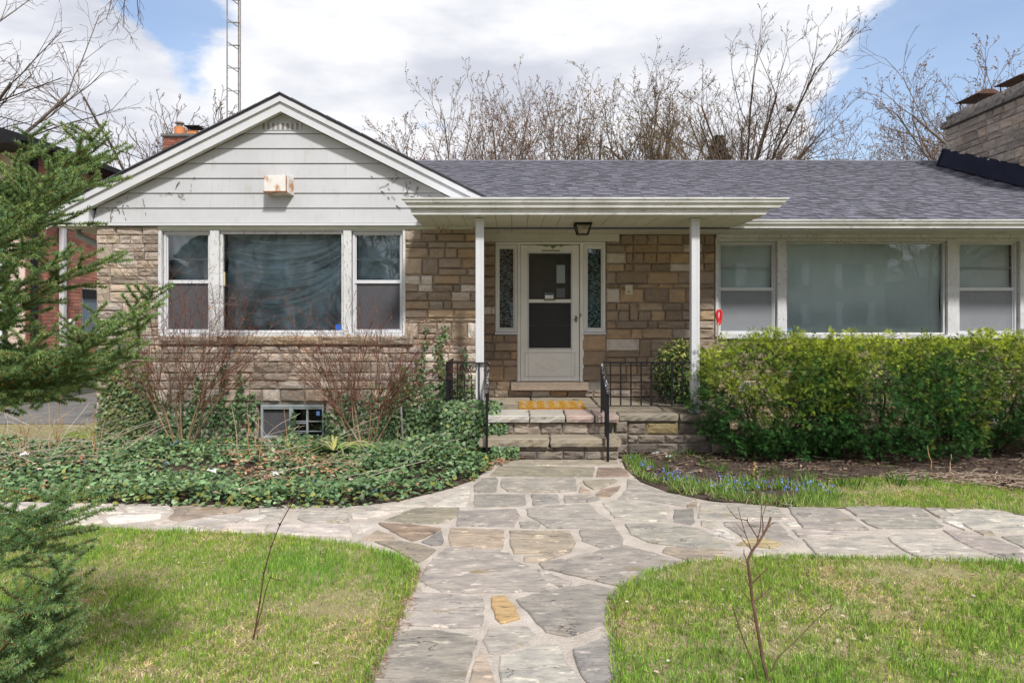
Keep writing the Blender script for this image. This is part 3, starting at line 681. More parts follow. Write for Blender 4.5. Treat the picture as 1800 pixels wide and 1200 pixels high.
# left wing gable roof
AX, AZ, RK = -3.16, 4.77, 9.29
def gz(x): return AZ-.502*abs(x-AX)
gr = MB(); LX, RX = AX-3.20, AX+3.1
for xe in (LX, RX):
    gr.prism([(AX, RK, AZ), (xe, RK, gz(xe)), (xe, RK, gz(xe)-.03), (AX, RK, AZ-.03)], (0, 6.5, 0))
groof = gr.build('gable_roof', M['shingle'], house)
for sgn, xe in ((-1, LX), (1, RX)):           # ragged shingle ends showing over the rake
    x = AX; mb = MB()
    while sgn*(xe-x) > .1:
        x2 = x+sgn*.16; zt = .012+rr.uniform(0, .006); mb.tint = (rr.uniform(.5, .9),)*3
        mb.prism([(x, RK-.02-rr.uniform(0, .012), gz(x)+.002), (x2, RK-.025, gz(x2)+.002), (x2, RK-.025, gz(x2)+zt), (x, RK-.02, gz(x)+zt+.008)], (0, .35, 0)); x = x2
    mb.build('rake_shingles', M['shingle'], groof)
    f = MB()
    f.prism([(AX, RK+.03, AZ-.105), (xe, RK+.03, gz(xe)-.105), (xe, RK+.03, gz(xe)-.235), (AX, RK+.03, AZ-.235)], (0, .02, 0)); f.build('rake_fascia', M['white'], groof)
    f = MB(); f.prism([(AX, RK, AZ-.031), (xe, RK, gz(xe)-.031), (xe, RK, gz(xe)-.103), (AX, RK, AZ-.103)], (0, .05, 0)); f.build('rake_trim', M['white'], groof)
    x = AX; k = 0
    while sgn*(xe-x) > .3:                     # sloping soffit panels
        x2 = x+sgn*.30; f = MB(); f.prism([(x, RK+.052, gz(x)-.222), (x2-sgn*.006, RK+.052, gz(x2)-.222), (x2-sgn*.006, RK+.052, gz(x2)-.212), (x, RK+.052, gz(x)-.212)], (0, .1, 0)); f.build('soffit_panel', M['soffit'], groof); x = x2
# boxed eave return on the left, its soffit and gutter end
mb = MB(); b0, b1 = XL(95)*.985, XL(150)*.985
mb.prism([(-6.28, RK+.06, SOF+.0), (-5.80, RK+.06, SOF), (-5.80, RK+.06, gz(-5.80)-.24), (-6.28, RK+.06, gz(-6.28)-.24)], (0, .1, 0)); mb.build('eave_return', M['white'], groof)
mb = MB(); mb.box(-6.30, -5.79, RK+.05, 16, SOF-.015, SOF-.002); mb.build('side_soffit', M['soffit'], groof)
mb = MB(); mb.box(-6.33, -6.30, RK+.05, 16, SOF-.01, SOF+.17); mb.build('side_fascia', M['white'], groof)
mb = MB(); mb.prism([(-6.335, RK+.08, 3.14), (-6.45, RK+.08, 3.14), (-6.47, RK+.08, 3.12), (-6.42, RK+.08, 3.04), (-6.335, RK+.08, 3.03)], (0, 6.5, 0)); mb.build('side_gutter', M['white'], groof)
mb = MB(); mb.tube([(-6.2, 9.75, 2.98), (-6.19, 9.75, 2.90), (-6.0, 9.75, 2.80), (-5.86, 9.75, 2.74), (-5.84, 9.75, 2.60), (-5.84, 9.75, .3)], .045, 8); mb.build('downspout', M['greytrim'], house)
# gable siding boards (lapped), clipped to the triangle
def tri_x(z, inset=.235): h = (AZ-inset-z)/.502; return AX-h, AX+h
rows = [393, 367, 341, 315, 289, 263, 237, 201]
gab = MB(); gab.prism([(*[(XL(168)), DL+.0], SOF+.03), (-.49, DL, SOF+.03), (-.49, DL, gz(-.49)-.2), (AX, DL, AZ-.2), (XL(168), DL, gz(XL(168))-.2)], (0, .1, 0))
gable = gab.build('gable_wall', M['mortar'], house)
for a, b in zip(rows, rows[1:]):
    z0, z1 = ZL(a), ZL(b)
    l0, r0 = tri_x(z0); l1, r1 = tri_x(z1); l0 = max(l0, XL(168)); r0 = min(r0, -.49); l1 = max(l1, XL(168)); r1 = min(r1, -.49)
    if b == 201: l1 = r1 = AX; z1 = ZL(201)
    mb = MB(); yb, yt = DL-.055, DL-.040
    pts = [(l0, yb, z0+.006), (r0, yb, z0+.006), (r1, yt, z1), (l1, yt, z1)]
    if b == 201: pts = pts[:2]+[(AX, yt, z1)]
    mb.prism(pts, (0, .035, 0)); mb.build('siding_board', M['siding'], gable)
mb = MB(); mb.box(XL(168)-.02, -.49, DL-.075, DL+.02, ZL(397.5), ZL(393)); mb.build('siding_base_trim', M['white'], gable)
mb = MB(); mb.box(XL(168)-.035, XL(168)-.003, DL-.08, DL, ZL(394), gz(XL(168))-.24); mb.build('corner_trim', M['white'], gable)
mb = MB(); mb.box(XL(279), XL(838), DL-.03, DL+.02, ZL(403.4), ZL(397.8)); mb.build('frieze_board', M['soffit'], house)
vs_ = []; r = random.Random(15)
for (x0, y0, n_) in ((700, 300, 5), (680, 275, 4), (735, 330, 5), (330, 318, 3), (240, 345, 5), (200, 372, 4), (665, 320, 4)):
    for _ in range(n_):
        px, py = x0+r.uniform(-25, 20), y0+r.uniform(-10, 25); a = r.uniform(-.3, 1.2)
        for k in range(9):
            a += r.gauss(0, .35); nx, ny = px+5*math.cos(a)*(1 if x0 > 500 else -1), py+5*math.sin(a)
            okk = gz(XL(nx))-.3 > ZL(ny) > ZL(392) and XL(170) < XL(nx) < -.6
            if okk and r.random() < .6: m2 = (XL(px), DL-.062, ZL(py), XL(nx), DL-.062, ZL(ny)); vs_.append(m2)
            px, py = nx, ny
mb = MB()
for q in vs_: mb.tube([q[:3], q[3:]], .0035 if r.random() < .7 else .006, 4)
if mb.v: mb.build('dead_vine', M['bark'], gable, kind='stuff')
# louvred vent near the peak
vt = MB(); vt.box(XL(461), XL(532), DL-.062, DL-.05, ZL(231), ZL(217)); vt = vt.build('gable_vent', M['siding'], gable)
for i in range(8):
    mb = MB(); px = 464+i*8.4; mb.box(XL(px), XL(px+4.6), DL-.0645, DL-.0625, ZL(230), ZL(218.5)); mb.build('vent_slot', M['steel'], vt)
# rusty exhaust hood
mb = MB(); x0, x1 = XL(475), XL(513); z0, z1 = ZL(343), ZL(311)
mb.prism([(x0, DL-.055, z0), (x1+.05, DL-.055, z0), (x1+.05, DL-.055, z1), (x0, DL-.055, z1)], (0, -.0, 0)) if 0 else None
mb.v = [(x0, DL-.24, z0+.01), (x1, DL-.24, z0+.01), (x1, DL-.24, z1-.03), (x0, DL-.24, z1-.03), (x0-.0, DL-.05, z0-.02), (x1+.045, DL-.05, z0-.02), (x1+.045, DL-.05, z1), (x0, DL-.05, z1)]
for q in ((0, 1, 2, 3), (3, 2, 6, 7), (1, 5, 6, 2), (0, 3, 7, 4), (0, 4, 5, 1)): mb.face(q)
hood = mb.build('exhaust_hood', M['ventbox'], house, 'white metal exhaust hood streaked with rust', bevel=.004)
mb = MB(); mb.box(x0-.01, x1+.005, DL-.245, DL-.20, z0-.002, z0+.012); mb.box(x1-.004, x1+.006, DL-.245, DL-.235, z0, z1-.03); mb.build('rusty_edge', M['rust'], hood)

# canopy over the porch
CX0, CX1, CY0 = -1.23, 3.13, 8.45
mb = MB(); mb.v = [(CX0-.02, CY0+.0, 3.16), (CX1+.2, CY0, 3.16), (CX1+.2, 10.3, 3.34), (CX0-.02, 10.3, 3.34), (CX0, CY0, 3.02), (CX1, CY0, 3.02), (CX1, 10.3, 3.02), (CX0, 10.3, 3.02)]
for q in ((0, 1, 2, 3), (4, 7, 6, 5), (0, 4, 5, 1), (1, 5, 6, 2), (2, 6, 7, 3), (3, 7, 4, 0)): mb.face(q)
canopy = mb.build('porch_canopy', M['algae'], house)
gutter(CX0-.14, CX1+.26, CY0-.13, 3.185, 'canopy_gutter', canopy, skew0=.11, skew1=-.11)
mb = MB(); mb.prism([(CX0-.03, CY0-.03, 3.068), (CX1+.06, CY0-.03, 3.068), (CX1, CY0-.03, 2.992), (CX0, CY0-.03, 2.992)], (0, .028, 0)); mb.build('canopy_fascia', M['algae'], canopy)
for xx in (2.3, ):
    mb = MB(); mb.box(CX0+.4, 2.62, CY0+.02, CY0+.05, 3.17, 3.215); mb.box(2.64, 3.0, CY0+.02, CY0+.05, 3.17, 3.215); mb.build('drip_edge', M['white'], canopy)
x = CX0
while x < CX1-.01:
    w = min(.205, CX1-x); mb = MB(); y1 = DR-.02 if x+w > -.46 else DL-.035
    if x < -.46 < x+w: y1 = DR-.02
    mb.box(x, x+w-.006, CY0, y1, SOF-.004, SOF+.012); mb.build('soffit_panel', M['soffit'], canopy); x += w
mb = MB(); mb.box(CX0, CX1, CY0+.001, DR-.03, SOF+.013, SOF+.028); mb.build('canopy_boards', M['dark'], canopy)
for px, d in ((843.5, 8.7), (1221, 8.7)):
    xc = (px-900)/F*d; w = .0525; mb = MB(); mb.box(xc-w, xc+w, d-w, d+w, .515, SOF-.006); po = mb.build('canopy_post', M['white'], canopy, bevel=.006)
    for zc in (.516, SOF-.045):
        mb = MB(); mb.box(xc-w-.012, xc+w+.012, d-w-.012, d+w+.012, zc, zc+.035); mb.build('post_collar', M['white'] if zc < 1 else M['algae'], po, bevel=.004)
    mb = MB(); mb.box(xc+w*.32, xc+w*.36, d-w-.0015, d-w+.001, .56, SOF-.05); mb.build('post_seam', M['greytrim'], po)

# ---- windows
def rect(mb, a, b, c, d, y0, y1, X, Z): mb.box(X(a), X(b), y0, y1, Z(d), Z(c))
def ring(a, b, c, d, t, y0, y1, X, Z, m, name, parent, tb=None, bev=.003, **k):
    mb = MB(); tb = tb or t; rect(mb, a, b, c, c+t, y0, y1, X, Z); rect(mb, a, b, d-tb, d, y0, y1, X, Z); rect(mb, a, a+t, c+t, d-tb, y0, y1, X, Z); rect(mb, b-t, b, c+t, d-tb, y0, y1, X, Z)
    return mb.build(name, m, parent, bevel=bev, **k)
def pane(a, b, c, d, y, X, Z, m, name, parent):
    mb = MB(); mb.box(X(a), X(b), y, y+.004, Z(d), Z(c)); return mb.build(name, m, parent)
def cloth(a, b, c, d, y, X, Z, m, name, parent, kind=0, amp=.03, nx=44, nz=30):
    mb = MB(); x0, x1, z0, z1 = X(a), X(b), Z(d), Z(c); r = random.Random(int(a*7+d))
    for j in range(nz+1):
        for i in range(nx+1):
            u = i/nx; v = j/nz; x = x0+(x1-x0)*u; z = z0+(z1-z0)*v
            if kind == 1:   # swags hanging from the two top corners
                q = (v + 1.1*(u-.25)**2*1.2); q2 = math.hypot(u-1.02, (v-1.02)*.8)
                dy = .5*math.sin(q*34+2*math.sin(u*5))+.6*math.sin(math.atan2(v-1.03, u-1.03)*26)*min(1, q2*1.5)
            elif kind == 2:
                dy = mnoise.noise(Vector((x*1.6, z*2.2, 1)))*1.6+.35*mnoise.noise(Vector((x*9, z*2.0, 7)))
            else:
                dy = math.sin(u*40+2*math.sin(v*3))*.5+mnoise.noise(Vector((x*5, z*1.5, 4)))
            mb.v.append((x, y+amp*dy, z))
    for j in range(nz):
        for i in range(nx): a_ = j*(nx+1)+i; mb.face((a_, a_+1, a_+nx+2, a_+nx+1))
    return mb.build(name, m, parent, smooth=True)
def hung(a, b, c, d, mid, X, Z, D, back, bm, lab, scr='screen'):
    """aluminium storm unit: upper sash, lower sash with screen"""
    w = ring(a, b, c, d, 4, D+.03, D+.075, X, Z, M['white'], 'sash_window', house, label=lab)
    ring(a+4, b-4, c+4, d-4, 2.2, D+.05, D+.085, X, Z, M['greytrim'] if 0 else M['white'], 'sash_frame', w)
    mb = MB(); rect(mb, a+4, b-4, mid-3, mid+3, D+.035, D+.08, X, Z); mb.build('meeting_rail', M['white'], w, bevel=.003)
    pane(a+6, b-6, c+6, mid-3, D+.065, X, Z, M['glass'], 'pane', w)
    pane(a+6, b-6, mid+3, d-6, D+.060, X, Z, M[scr], 'insect_screen', w)
    pane(a+6, b-6, mid+3, d-6, D+.072, X, Z, M['glass'], 'pane', w)
    mu = (c+mid)/2+4; ml = (mid+d)/2-1
    mb = MB(); rect(mb, a+6, b-6, mu-1, mu+1, D+.08, D+.095, X, Z); rect(mb, a+6, b-6, ml-.7, ml+.7, D+.08, D+.095, X, Z); mb.build('muntin', M['white'], w)
    if back == 'film': cloth(a+4, b-4, c+4, d-4, D+.22, X, Z, M['film'], 'plastic_sheet', w, 1, .02)
    cloth(a+4, b-4, c+4, d-4, D+(.34 if back else .15), X, Z, bm, 'curtain', w, 2, .03)
    return w
# left group
fr_ = MB()
for (a, b, c, d) in ((279, 285, 401, 590), (370, 385.5, 404, 590), (604, 618, 404, 590), (708.2, 713, 401, 590)): fr_.box(XL(a), XL(b), DL-.02, DL+.16, ZL(d), ZL(c))
fr_.box(XL(285.2), XL(708), DL-.015, DL+.16, ZL(406), ZL(403.6)); fr_.box(XL(285.2), XL(708), DL-.045, DL+.16, ZL(591), ZL(585.5))
fr_ = fr_.build('window_frame', M['peel'], house, 'white window frame with flaking paint', bevel=.004)
hung(286, 369, 406.5, 585, 495, XL, ZL, DL, 'film', M['drapedark'], 'narrow sash window left of the big pane')
hung(619, 708, 406.5, 585, 495, XL, ZL, DL, 'film', M['dark'], 'narrow sash window right of the draped pane')
w = ring(386, 604, 406.5, 585, 4.5, DL+.02, DL+.09, XL, ZL, M['peel'], 'picture_window', house, label='wide single pane hung inside with clear plastic')
pane(390.5, 599.5, 411, 580.5, DL+.06, XL, ZL, M['glass'], 'pane', w)
cloth(388, 602, 409, 583, DL+.24, XL, ZL, M['film'], 'plastic_sheet', w, 1, .03, 90, 60)
mb = MB(); rf_ = random.Random(4)
for k in range(26):
    v1 = 1.02-k*.042; v0 = 1.0-max(0, k-3)*.028+rf_.uniform(-.02, .02); cx = rf_.uniform(.45, .75); cv = min(v0, v1)-rf_.uniform(.10, .30); wd_ = rf_.choice((.008, .012, .03, .05)); prev = None
    u0 = 1.0; u1 = rf_.choice((0, 0, .15, .35))
    for i in range(25):
        t_ = i/24; u = (1-t_)**2*u0+2*t_*(1-t_)*cx+t_*t_*u1; v = (1-t_)**2*v0+2*t_*(1-t_)*cv+t_*t_*v1; v = min(.99, max(.01, v)); x_ = XL(389)+(XL(601)-XL(389))*u; z_ = ZL(582)+(ZL(410)-ZL(582))*v; b = len(mb.v); w_ = wd_*(.35+1.2*math.sin(PI*t_))
        mb.v += [(x_, DL+.19, z_-w_/2), (x_, DL+.185, z_+w_/2)]
        if i: mb.face((b-2, b, b+1, b-1))
mb.build('plastic_folds', film('folded_plastic', (.66, .80, .92), .62, .3), w, kind='stuff')
mb = MB(); mb.box(XL(588), XL(602), DL+.052, DL+.058, ZL(580), ZL(570)); mb.build('blue_tape', M['blue'], w)
mb = MB(); mb.box(XL(391), XL(393.5), DL+.03, DL+.05, ZL(502), ZL(478)); mb.build('paint_strip', M['ivory'], w)
# right group
fr2 = MB()
for (a, b, c, d) in ((1257, 1262, 419, 592), (1365.5, 1380.5, 421, 592), (1664, 1684, 421, 592), (1791, 1800, 419, 592)): fr2.box(XR(a), XR(b), DR-.03, DR+.16, ZR(d), ZR(c))
fr2.box(XR(1262.2), XR(1790.8), DR-.02, DR+.16, ZR(424), ZR(419.4)); fr2.box(XR(1262.2), XR(1790.8), DR-.06, DR+.16, ZR(595), ZR(588.5))
fr2.build('window_frame', M['peel'], house, 'white window frame above the hedge with flaking paint', bevel=.004)
hung(1262.5, 1365, 424.5, 588, 508, XR, ZR, DR, None, M['drape'], 'narrow sash window beside the right porch post', 'screenlight')
hung(1684.5, 1790, 423.5, 588, 508, XR, ZR, DR, None, M['drape'], 'narrow sash window near the right edge', 'screenlight')
w = ring(1381, 1663, 424.5, 588, 3.5, DR+.02, DR+.09, XR, ZR, M['peel'], 'picture_window', house, label='wide single pane backed by a pale sheet')
pane(1384.5, 1659.5, 428, 584.5, DR+.06, XR, ZR, M['glass'], 'pane', w)
cloth(1382, 1662, 426, 586, DR+.125, XR, ZR, M['drape'], 'cloth_sheet', w, 2, .04, 90, 50)
mb = MB(); mb.box(XR(1380.8+4), XR(1394), DR+.052, DR+.058, ZR(585), ZR(577)); mb.build('blue_tape', M['blue'], w)
# basement window
mb = MB(); mb.box(XL(458), XL(569), DL-.005, DL+.06, ZL(715.5), ZL(711)); mb.box(XL(458), XL(462), DL+.0, DL+.06, ZL(770), ZL(715.7)); mb.box(XL(566), XL(569), DL, DL+.06, ZL(770), ZL(715.7)); mb.box(XL(508), XL(515), DL, DL+.06, ZL(770), ZL(715.7)); mb.box(XL(462.2), XL(565.8), DL+.005, DL+.06, ZL(719), ZL(715.7)); mb.box(XL(462.2), XL(565.8), DL+.005, DL+.06, ZL(770), ZL(766))
bw = mb.build('basement_window', M['greytrim'], house, 'small grey basement window with a blue sticker', bevel=.003)
pane(462, 508, 719, 766, DL+.05, XL, ZL, M['screen'], 'insect_screen', bw)
mb = MB(); mb.box(XL(462), XL(508), DL+.07, DL+.08, ZL(766), ZL(719)); mb.build('curtain', M['drapedark'], bw)
pane(515, 566, 719, 766, DL+.045, XL, ZL, M['glassdark'], 'pane', bw)
mb = MB(); mb.box(XL(537.5), XL(541), DL+.02, DL+.044, ZL(766), ZL(719))
for py in (740.5, 743.8, 758, 761): mb.box(XL(515), XL(537.4), DL+.02, DL+.04, ZL(py+1), ZL(py-.6)); mb.box(XL(541.1), XL(566), DL+.02, DL+.04, ZL(py+1), ZL(py-.6)) if py in (740.5, 758) else None
mb.build('muntin', M['greytrim'], bw)
mb = MB(); mb.box(XL(555), XL(562), DL+.012, DL+.018, ZL(731), ZL(722)); mb.build('sticker', M['blue'], bw)
mb = MB()
for j in range(3): mb.box(XL(556.2), XL(560.8), DL+.0095, DL+.0115, ZL(724.9+j*2), ZL(724.1+j*2))
mb.build('sticker_print', M['paper'], bw)

# ---- front door with side lights
mb = MB(); mb.box(XR(848), XR(1087), DR-.09, DR+.0, ZR(425), ZR(409.3)); mb.build('door_header', M['soffit'], house, 'pale boxed board over the front door', bevel=.004)
mb = MB()
for a, b in ((909.5, 914.5), (1019, 1026)): mb.box(XR(a), XR(b), DR-.02, DR+.12, ZR(670), ZR(426))
mb.box(XR(871), XR(1064), DR-.012, DR+.12, ZR(429.5), ZR(425.4))
df = mb.build('door_frame', M['grime'], house, bevel=.004)
for a, b in ((871, 909), (1026.5, 1064)):
    s_ = ring(a, b, 430, 583, 4, DR-.01, DR+.09, XR, ZR, M['grime'], 'side_light', house, label='tall narrow side light %s of the front door' % ('left' if a < 900 else 'right'))
    ring(a+4, b-4, 434, 579, 3, DR+.02, DR+.08, XR, ZR, M['grime'], 'sash_frame', s_)
    pane(a+7, b-7, 437, 576, DR+.055, XR, ZR, M['glass'], 'pane', s_)
    cloth(a+5, b-5, 435, 578, DR+.085, XR, ZR, M['lace'], 'lace_curtain', s_, 0, .012, 30, 20)
    mb = MB(); mb.box(XR(a-1), XR(b+1), DR-.045, DR+.1, ZR(588), ZR(583.2)); mb.build('sill', M['white'], s_, bevel=.005)
door = MB()
for a, b, c, d in ((915, 929, 430.5, 669.5), (1004, 1018, 430.5, 669.5), (929.1, 1003.9, 430.5, 445), (929.1, 1003.9, 612, 669.5), (929.1, 1003.9, 526, 532)): door.box(XR(a), XR(b), DR-.005, DR+.03, ZR(d), ZR(c))
door = door.build('storm_door', M['grime'], house, 'worn white aluminium storm door with two glazed panels', bevel=.004)
ring(927, 1006, 443, 614, 2.6, DR-.012, DR-.006, XR, ZR, M['white'], 'glazing_bead', door)
ring(922, 1011, 619, 662, 1.2, DR-.012, DR-.006, XR, ZR, M['white'], 'kick_panel_trim', door)
mb = MB(); cx, cz = XR(967), ZR(640)
for i in range(4):
    p = [(XR(940), 0, cz), (cx, 0, ZR(627)), (XR(994), 0, cz), (cx, 0, ZR(653))]; a = Vector(p[i]); b = Vector(p[(i+1) % 4]); a.y = b.y = DR-.007; mb.bar(a, b, .004, .003)
mb.build('diamond_crease', M['white'], door)
pane(930, 1003, 446, 525, DR+.01, XR, ZR, M['glass'], 'upper_pane', door); pane(930, 1003, 533, 611, DR+.01, XR, ZR, M['screendark'], 'insect_screen', door); pane(930, 1003, 533, 611, DR+.02, XR, ZR, M['glassdark'], 'lower_pane', door)
mb = MB(); mb.box(XR(930), XR(1003), DR+.015, DR+.028, ZR(573.5), ZR(572)); mb.build('muntin', M['white'], door)
mb = MB(); mb.box(XR(926), XR(1007), DR+.10, DR+.14, ZR(669), ZR(431)); inner = mb.build('inner_door', mat('green_door', (.045, .07, .05), (.06, .085, .06), 3, .5, .05), door)
ring(945, 990, 455, 520, 1.5, DR+.09, DR+.099, XR, ZR, M['bare'], 'door_moulding', inner) if 0 else None
mb = MB(); mb.box(XR(979), XR(994), DR+.085, DR+.099, ZR(497), ZR(465)); mb.build('small_window', M['drape'], door)
mb = MB(); mb.box(XR(979), XR(994), DR+.085, DR+.099, ZR(523), ZR(506)); mb.build('letter_plate', M['greytrim'], door)
st = MB(); st.box(XR(958), XR(973), DR-.0, DR+.004, ZR(525), ZR(515)); st = st.build('sticker', M['paper'], door)
mb = MB(); mb.box(XR(958.3), XR(972.7), DR-.003, DR-.001, ZR(518.6), ZR(515.3)); mb.build('sticker_band', M['ink'], door)
mb = MB(); mb.box(XR(1010.5), XR(1014), DR-.012, DR-.006, ZR(566), ZR(555)); mb.tube([(XR(1012), DR-.012, ZR(560)), (XR(1012), DR-.05, ZR(560))], .007, 8); mb.tube([(XR(1008), DR-.05, ZR(562.5)), (XR(1012), DR-.055, ZR(560)), (XR(1016), DR-.05, ZR(559))], .009, 8)
mb.build('door_handle', M['brass'], door)
mb = MB(); mb.box(XR(1018.8), XR(1022), DR-.03, DR-.021, ZR(557), ZR(551)); mb.build('strike_plate', M['wood'], door)
mb = MB(); r_ = random.Random(9); pts = [(XR(942), DR-.0065, ZR(430.8)), (XR(1001), DR-.0065, ZR(430.8))]
for i in range(13): pts.append((XR(1001-i*4.9), DR-.0065, ZR(431.5+r_.uniform(.3, 4.2)*math.sin(PI*i/12)+(2.5 if i == 6 else 0))))
mb.prism(pts, (0, -.0012, 0)); mb.build('flaked_patch', M['bare'], door)
mb = MB(); mb.box(XR(952), XR(984), DR-.008, DR-.006, ZR(441.5), ZR(439.5)); mb.box(XR(956), XR(976), DR-.014, DR-.0125, ZR(528.5), ZR(526.5)); mb.build('flaked_patch', M['bare'], door)
mb = MB(); mb.tint = (.33, .27, .22); mb.box(XR(898), XR(1033), DR-.14, DR+.03, ZR(684.5), ZR(670.6)); mb.build('threshold_stone', M['stone'], house, bevel=.012)
# bell plate
mb = MB(); mb.box(XR(1098), XR(1111), DR-.055, DR-.02, ZR(518), ZR(501)); bl = mb.build('doorbell_plate', M['ivory'], house, bevel=.004)
mb = MB(); mb.ball((XR(1104.5), DR-.06, ZR(513)), .012); mb.build('bell_button', M['brass'], bl)

# ------------------------------------------------------------------ porch and steps
porch = thing('stone_porch', 'raised stone porch with two broad steps and flagged floor below the front door', 'porch', (1, 9.2, 0))
PZ = .513
mb = MB(); mb.box(-.83, 2.75, 8.645, DL+.005, 0, PZ-.09); mb.box(-.46, 2.75, DL+.006, DR, 0, PZ-.09); mb.box(-.28, 1.29, 8.29, 8.64, 0, .165); mb.box(-.25, 1.2, 8.53, 8.643, .17, PZ-.09)
core = mb.build('porch_core', M['mortar'], porch)
SP = 139.0
def XP(px): return (px-900)/SP
def ZP(py): return CAMZ+(HY-py)/SP
PAL_P = [(.15, .13, .115), (.19, .165, .14), (.13, .115, .10), (.22, .19, .16)]
def pstone(x0, x1, z0, z1, y, col=None, rot=0):
    me, um = sr.choice(US); c = col or sr.choice(PAL_P); k = sr.uniform(.85, 1.2)
    piece('stone', me, core, ((x0+x1)/2, y, (z0+z1)/2) if not rot else (y, (x0+x1)/2, (z0+z1)/2), (x1-x0-.008, 1.1, z1-z0-.008), (0, 0, -PI/2 if rot else 0), tuple(q*k for q in c))
for (c, d), xs in (((742, 763), (1103, 1135.5, 1192, 1227, 1263, 1284)), ((764, 778), (1103, 1121.5, 1168.5, 1203, 1244, 1284)), ((779, 797), (1103, 1155.5, 1192, 1250.5, 1284))):
    for a, b in zip(xs, xs[1:]): pstone(XP(a), XP(b), ZP(d), ZP(c), 8.635, (.30, .24, .13) if (c == 742 and a == 1135.5) else None)
for (z0, z1) in ((.01, .13), (.135, .27), (.275, .42)): pstone(1.30, 1.455, z0, z1, 8.60)
for xs in ((-.27, .02, .30, .62, .88, 1.28),):
    for a, b in zip(xs, xs[1:]): pstone(a, b, .005, .11, 8.275)
for a, b in zip((-.27, .15, .50, .9, 1.28), (.15, .50, .9, 1.28)): pstone(a, b, .112, .168, 8.28)
for a, b in zip((-.25, .02, .35, .63, .95, 1.2), (.02, .35, .63, .95, 1.2)): pstone(a, b, .27, .42, 8.52, sr.choice([(.25, .21, .18), (.30, .26, .22)]))
for xs, z0, z1 in (((-.82, -.5, -.26), .21, .42), ((-.82, -.6, -.26), .02, .205)):
    for a, b in zip(xs, xs[1:]): pstone(a, b, z0, z1, 8.635, sr.choice(PAL_L))
def slab(name, pts, z0, z1, col, parent=porch, jit=.008):
    """a thick slab with a broken, uneven front edge"""
    P = rough_poly([Vector(p) for p in pts], .008, sr); n = len(P); cx = sum(p.x for p in P)/n; cy = sum(p.y for p in P)/n
    mb = MB(); k_ = sr.uniform(.88, 1.1); mb.tint = tuple(q*k_ for q in col)
    for z, k in ((z0, .99), (z0+(z1-z0)*.45, 1.0), (z1-.012, .998), (z1, .985)):
        for p in P:
            j = sr.uniform(-jit, jit) if z < z1-.001 else 0
            dx, dy = p.x-cx, p.y-cy; q = max(.05, math.hypot(dx, dy)); e = (1-k)*.6
            mb.v.append((p.x-dx/q*e*1.5+j, p.y-dy/q*e*1.5+j, z))
    for r3 in range(3):
        for i in range(n): j = (i+1) % n; mb.face((r3*n+i, r3*n+j, (r3+1)*n+j, (r3+1)*n+i))
    mb.face([3*n+i for i in range(n)]); mb.face([i for i in reversed(range(n))])
    return mb.build(name, M['slab'], parent)
slab('step_slab', [(-.40, 8.20), (.445, 8.20), (.455, 8.62), (-.30, 8.62)], .17, .27, (.27, .235, .185))
slab('step_slab', [(.465, 8.20), (1.31, 8.205), (1.31, 8.62), (.47, 8.62)], .17, .27, (.29, .25, .20))
PK = (.36, .28, .255)
for x0, x1, c in ((-.31, .215, (.40, .38, .36)), (.225, .66, (.42, .395, .36)), (.67, 1.02, PK), (1.03, 1.33, (.30, .235, .215))):
    slab('edge_slab', [(x0, 8.43), (x1-.006, 8.43), (x1-.004, 9.0), (x0, 9.0)], PZ-.085, PZ, c)
for x0, x1 in ((1.345, 2.10), (2.11, 2.82)):
    slab('edge_slab', [(x0, 8.57), (x1-.006, 8.57), (x1, 8.86), (x0, 8.86)], PZ-.085, PZ-.002, (.22, .195, .16))
slab('edge_slab', [(-.88, 8.57), (-.32, 8.57), (-.32, 8.86), (-.88, 8.86)], PZ-.085, PZ-.002, (.24, .17, .13))
for x0, x1, y0, y1 in ((-.83, -.32, 8.87, 9.47), (-.31, .28, 9.01, 9.6), (.29, 1.2, 9.01, 9.75), (1.21, 2.0, 8.87, 9.6), (2.01, 2.75, 8.87, 9.5), (-.44, .28, 9.61, 10.40), (.29, 1.2, 9.76, 10.40), (1.21, 2.0, 9.61, 10.40), (2.01, 2.75, 9.51, 10.40)):
    slab('floor_slab', [(x0, y0), (x1-.012, y0), (x1-.012, y1-.012), (x0, y1-.012)], PZ-.08, PZ-.004, sr.choice([(.25, .215, .17), (.22, .19, .16), (.29, .25, .20)]))

for x0, x1, y0, y1, z0, z1, c in COPE: slab('coping_slab', [(x0, y0), (x1, y0), (x1, y1), (x0, y1)], z0, z1, c, chim, jit=.02)
# ------------------------------------------------------------------ railings
def spiral(c, r0, turns, start, sgn, n=14):
    return [(c[0]+r0*(1-.75*i/n)*math.cos(start+sgn*turns*2*PI*i/n), c[1], c[2]+r0*(1-.75*i/n)*math.sin(start+sgn*turns*2*PI*i/n)) for i in range(n+1)]
def scroll_panel(x0, x1, y, z0, z1, parent):
    xc = (x0+x1)/2; mb = MB(); r = (x1-x0)*.21
    for sx in (-1, 1):
        for (zc, a0, sg) in ((z1-r*1.25, PI/2, sx), (z0+r*1.25, -PI/2, -sx)):
            c = (xc+sx*(x1-x0)*.27, y, zc); mb.tube(spiral(c, r, 1.4, a0, sg), .006, 5)
        mb.tube([(xc, y, z1-r*1.7), (xc+sx*.045, y, z1-r*2.7), (xc+sx*.045, y, z0+r*2.7), (xc, y, z0+r*1.7)], .006, 5)
        mb.tube([(xc, y, z1-r*1.7), (xc+sx*r*.6, y, z1-r*.5)], .006, 5); mb.tube([(xc, y, z0+r*1.7), (xc+sx*r*.6, y, z0+r*.5)], .006, 5)
    mb.build('scroll_panel', M['black'], parent)
ZT, ZBm = 1.15, .60
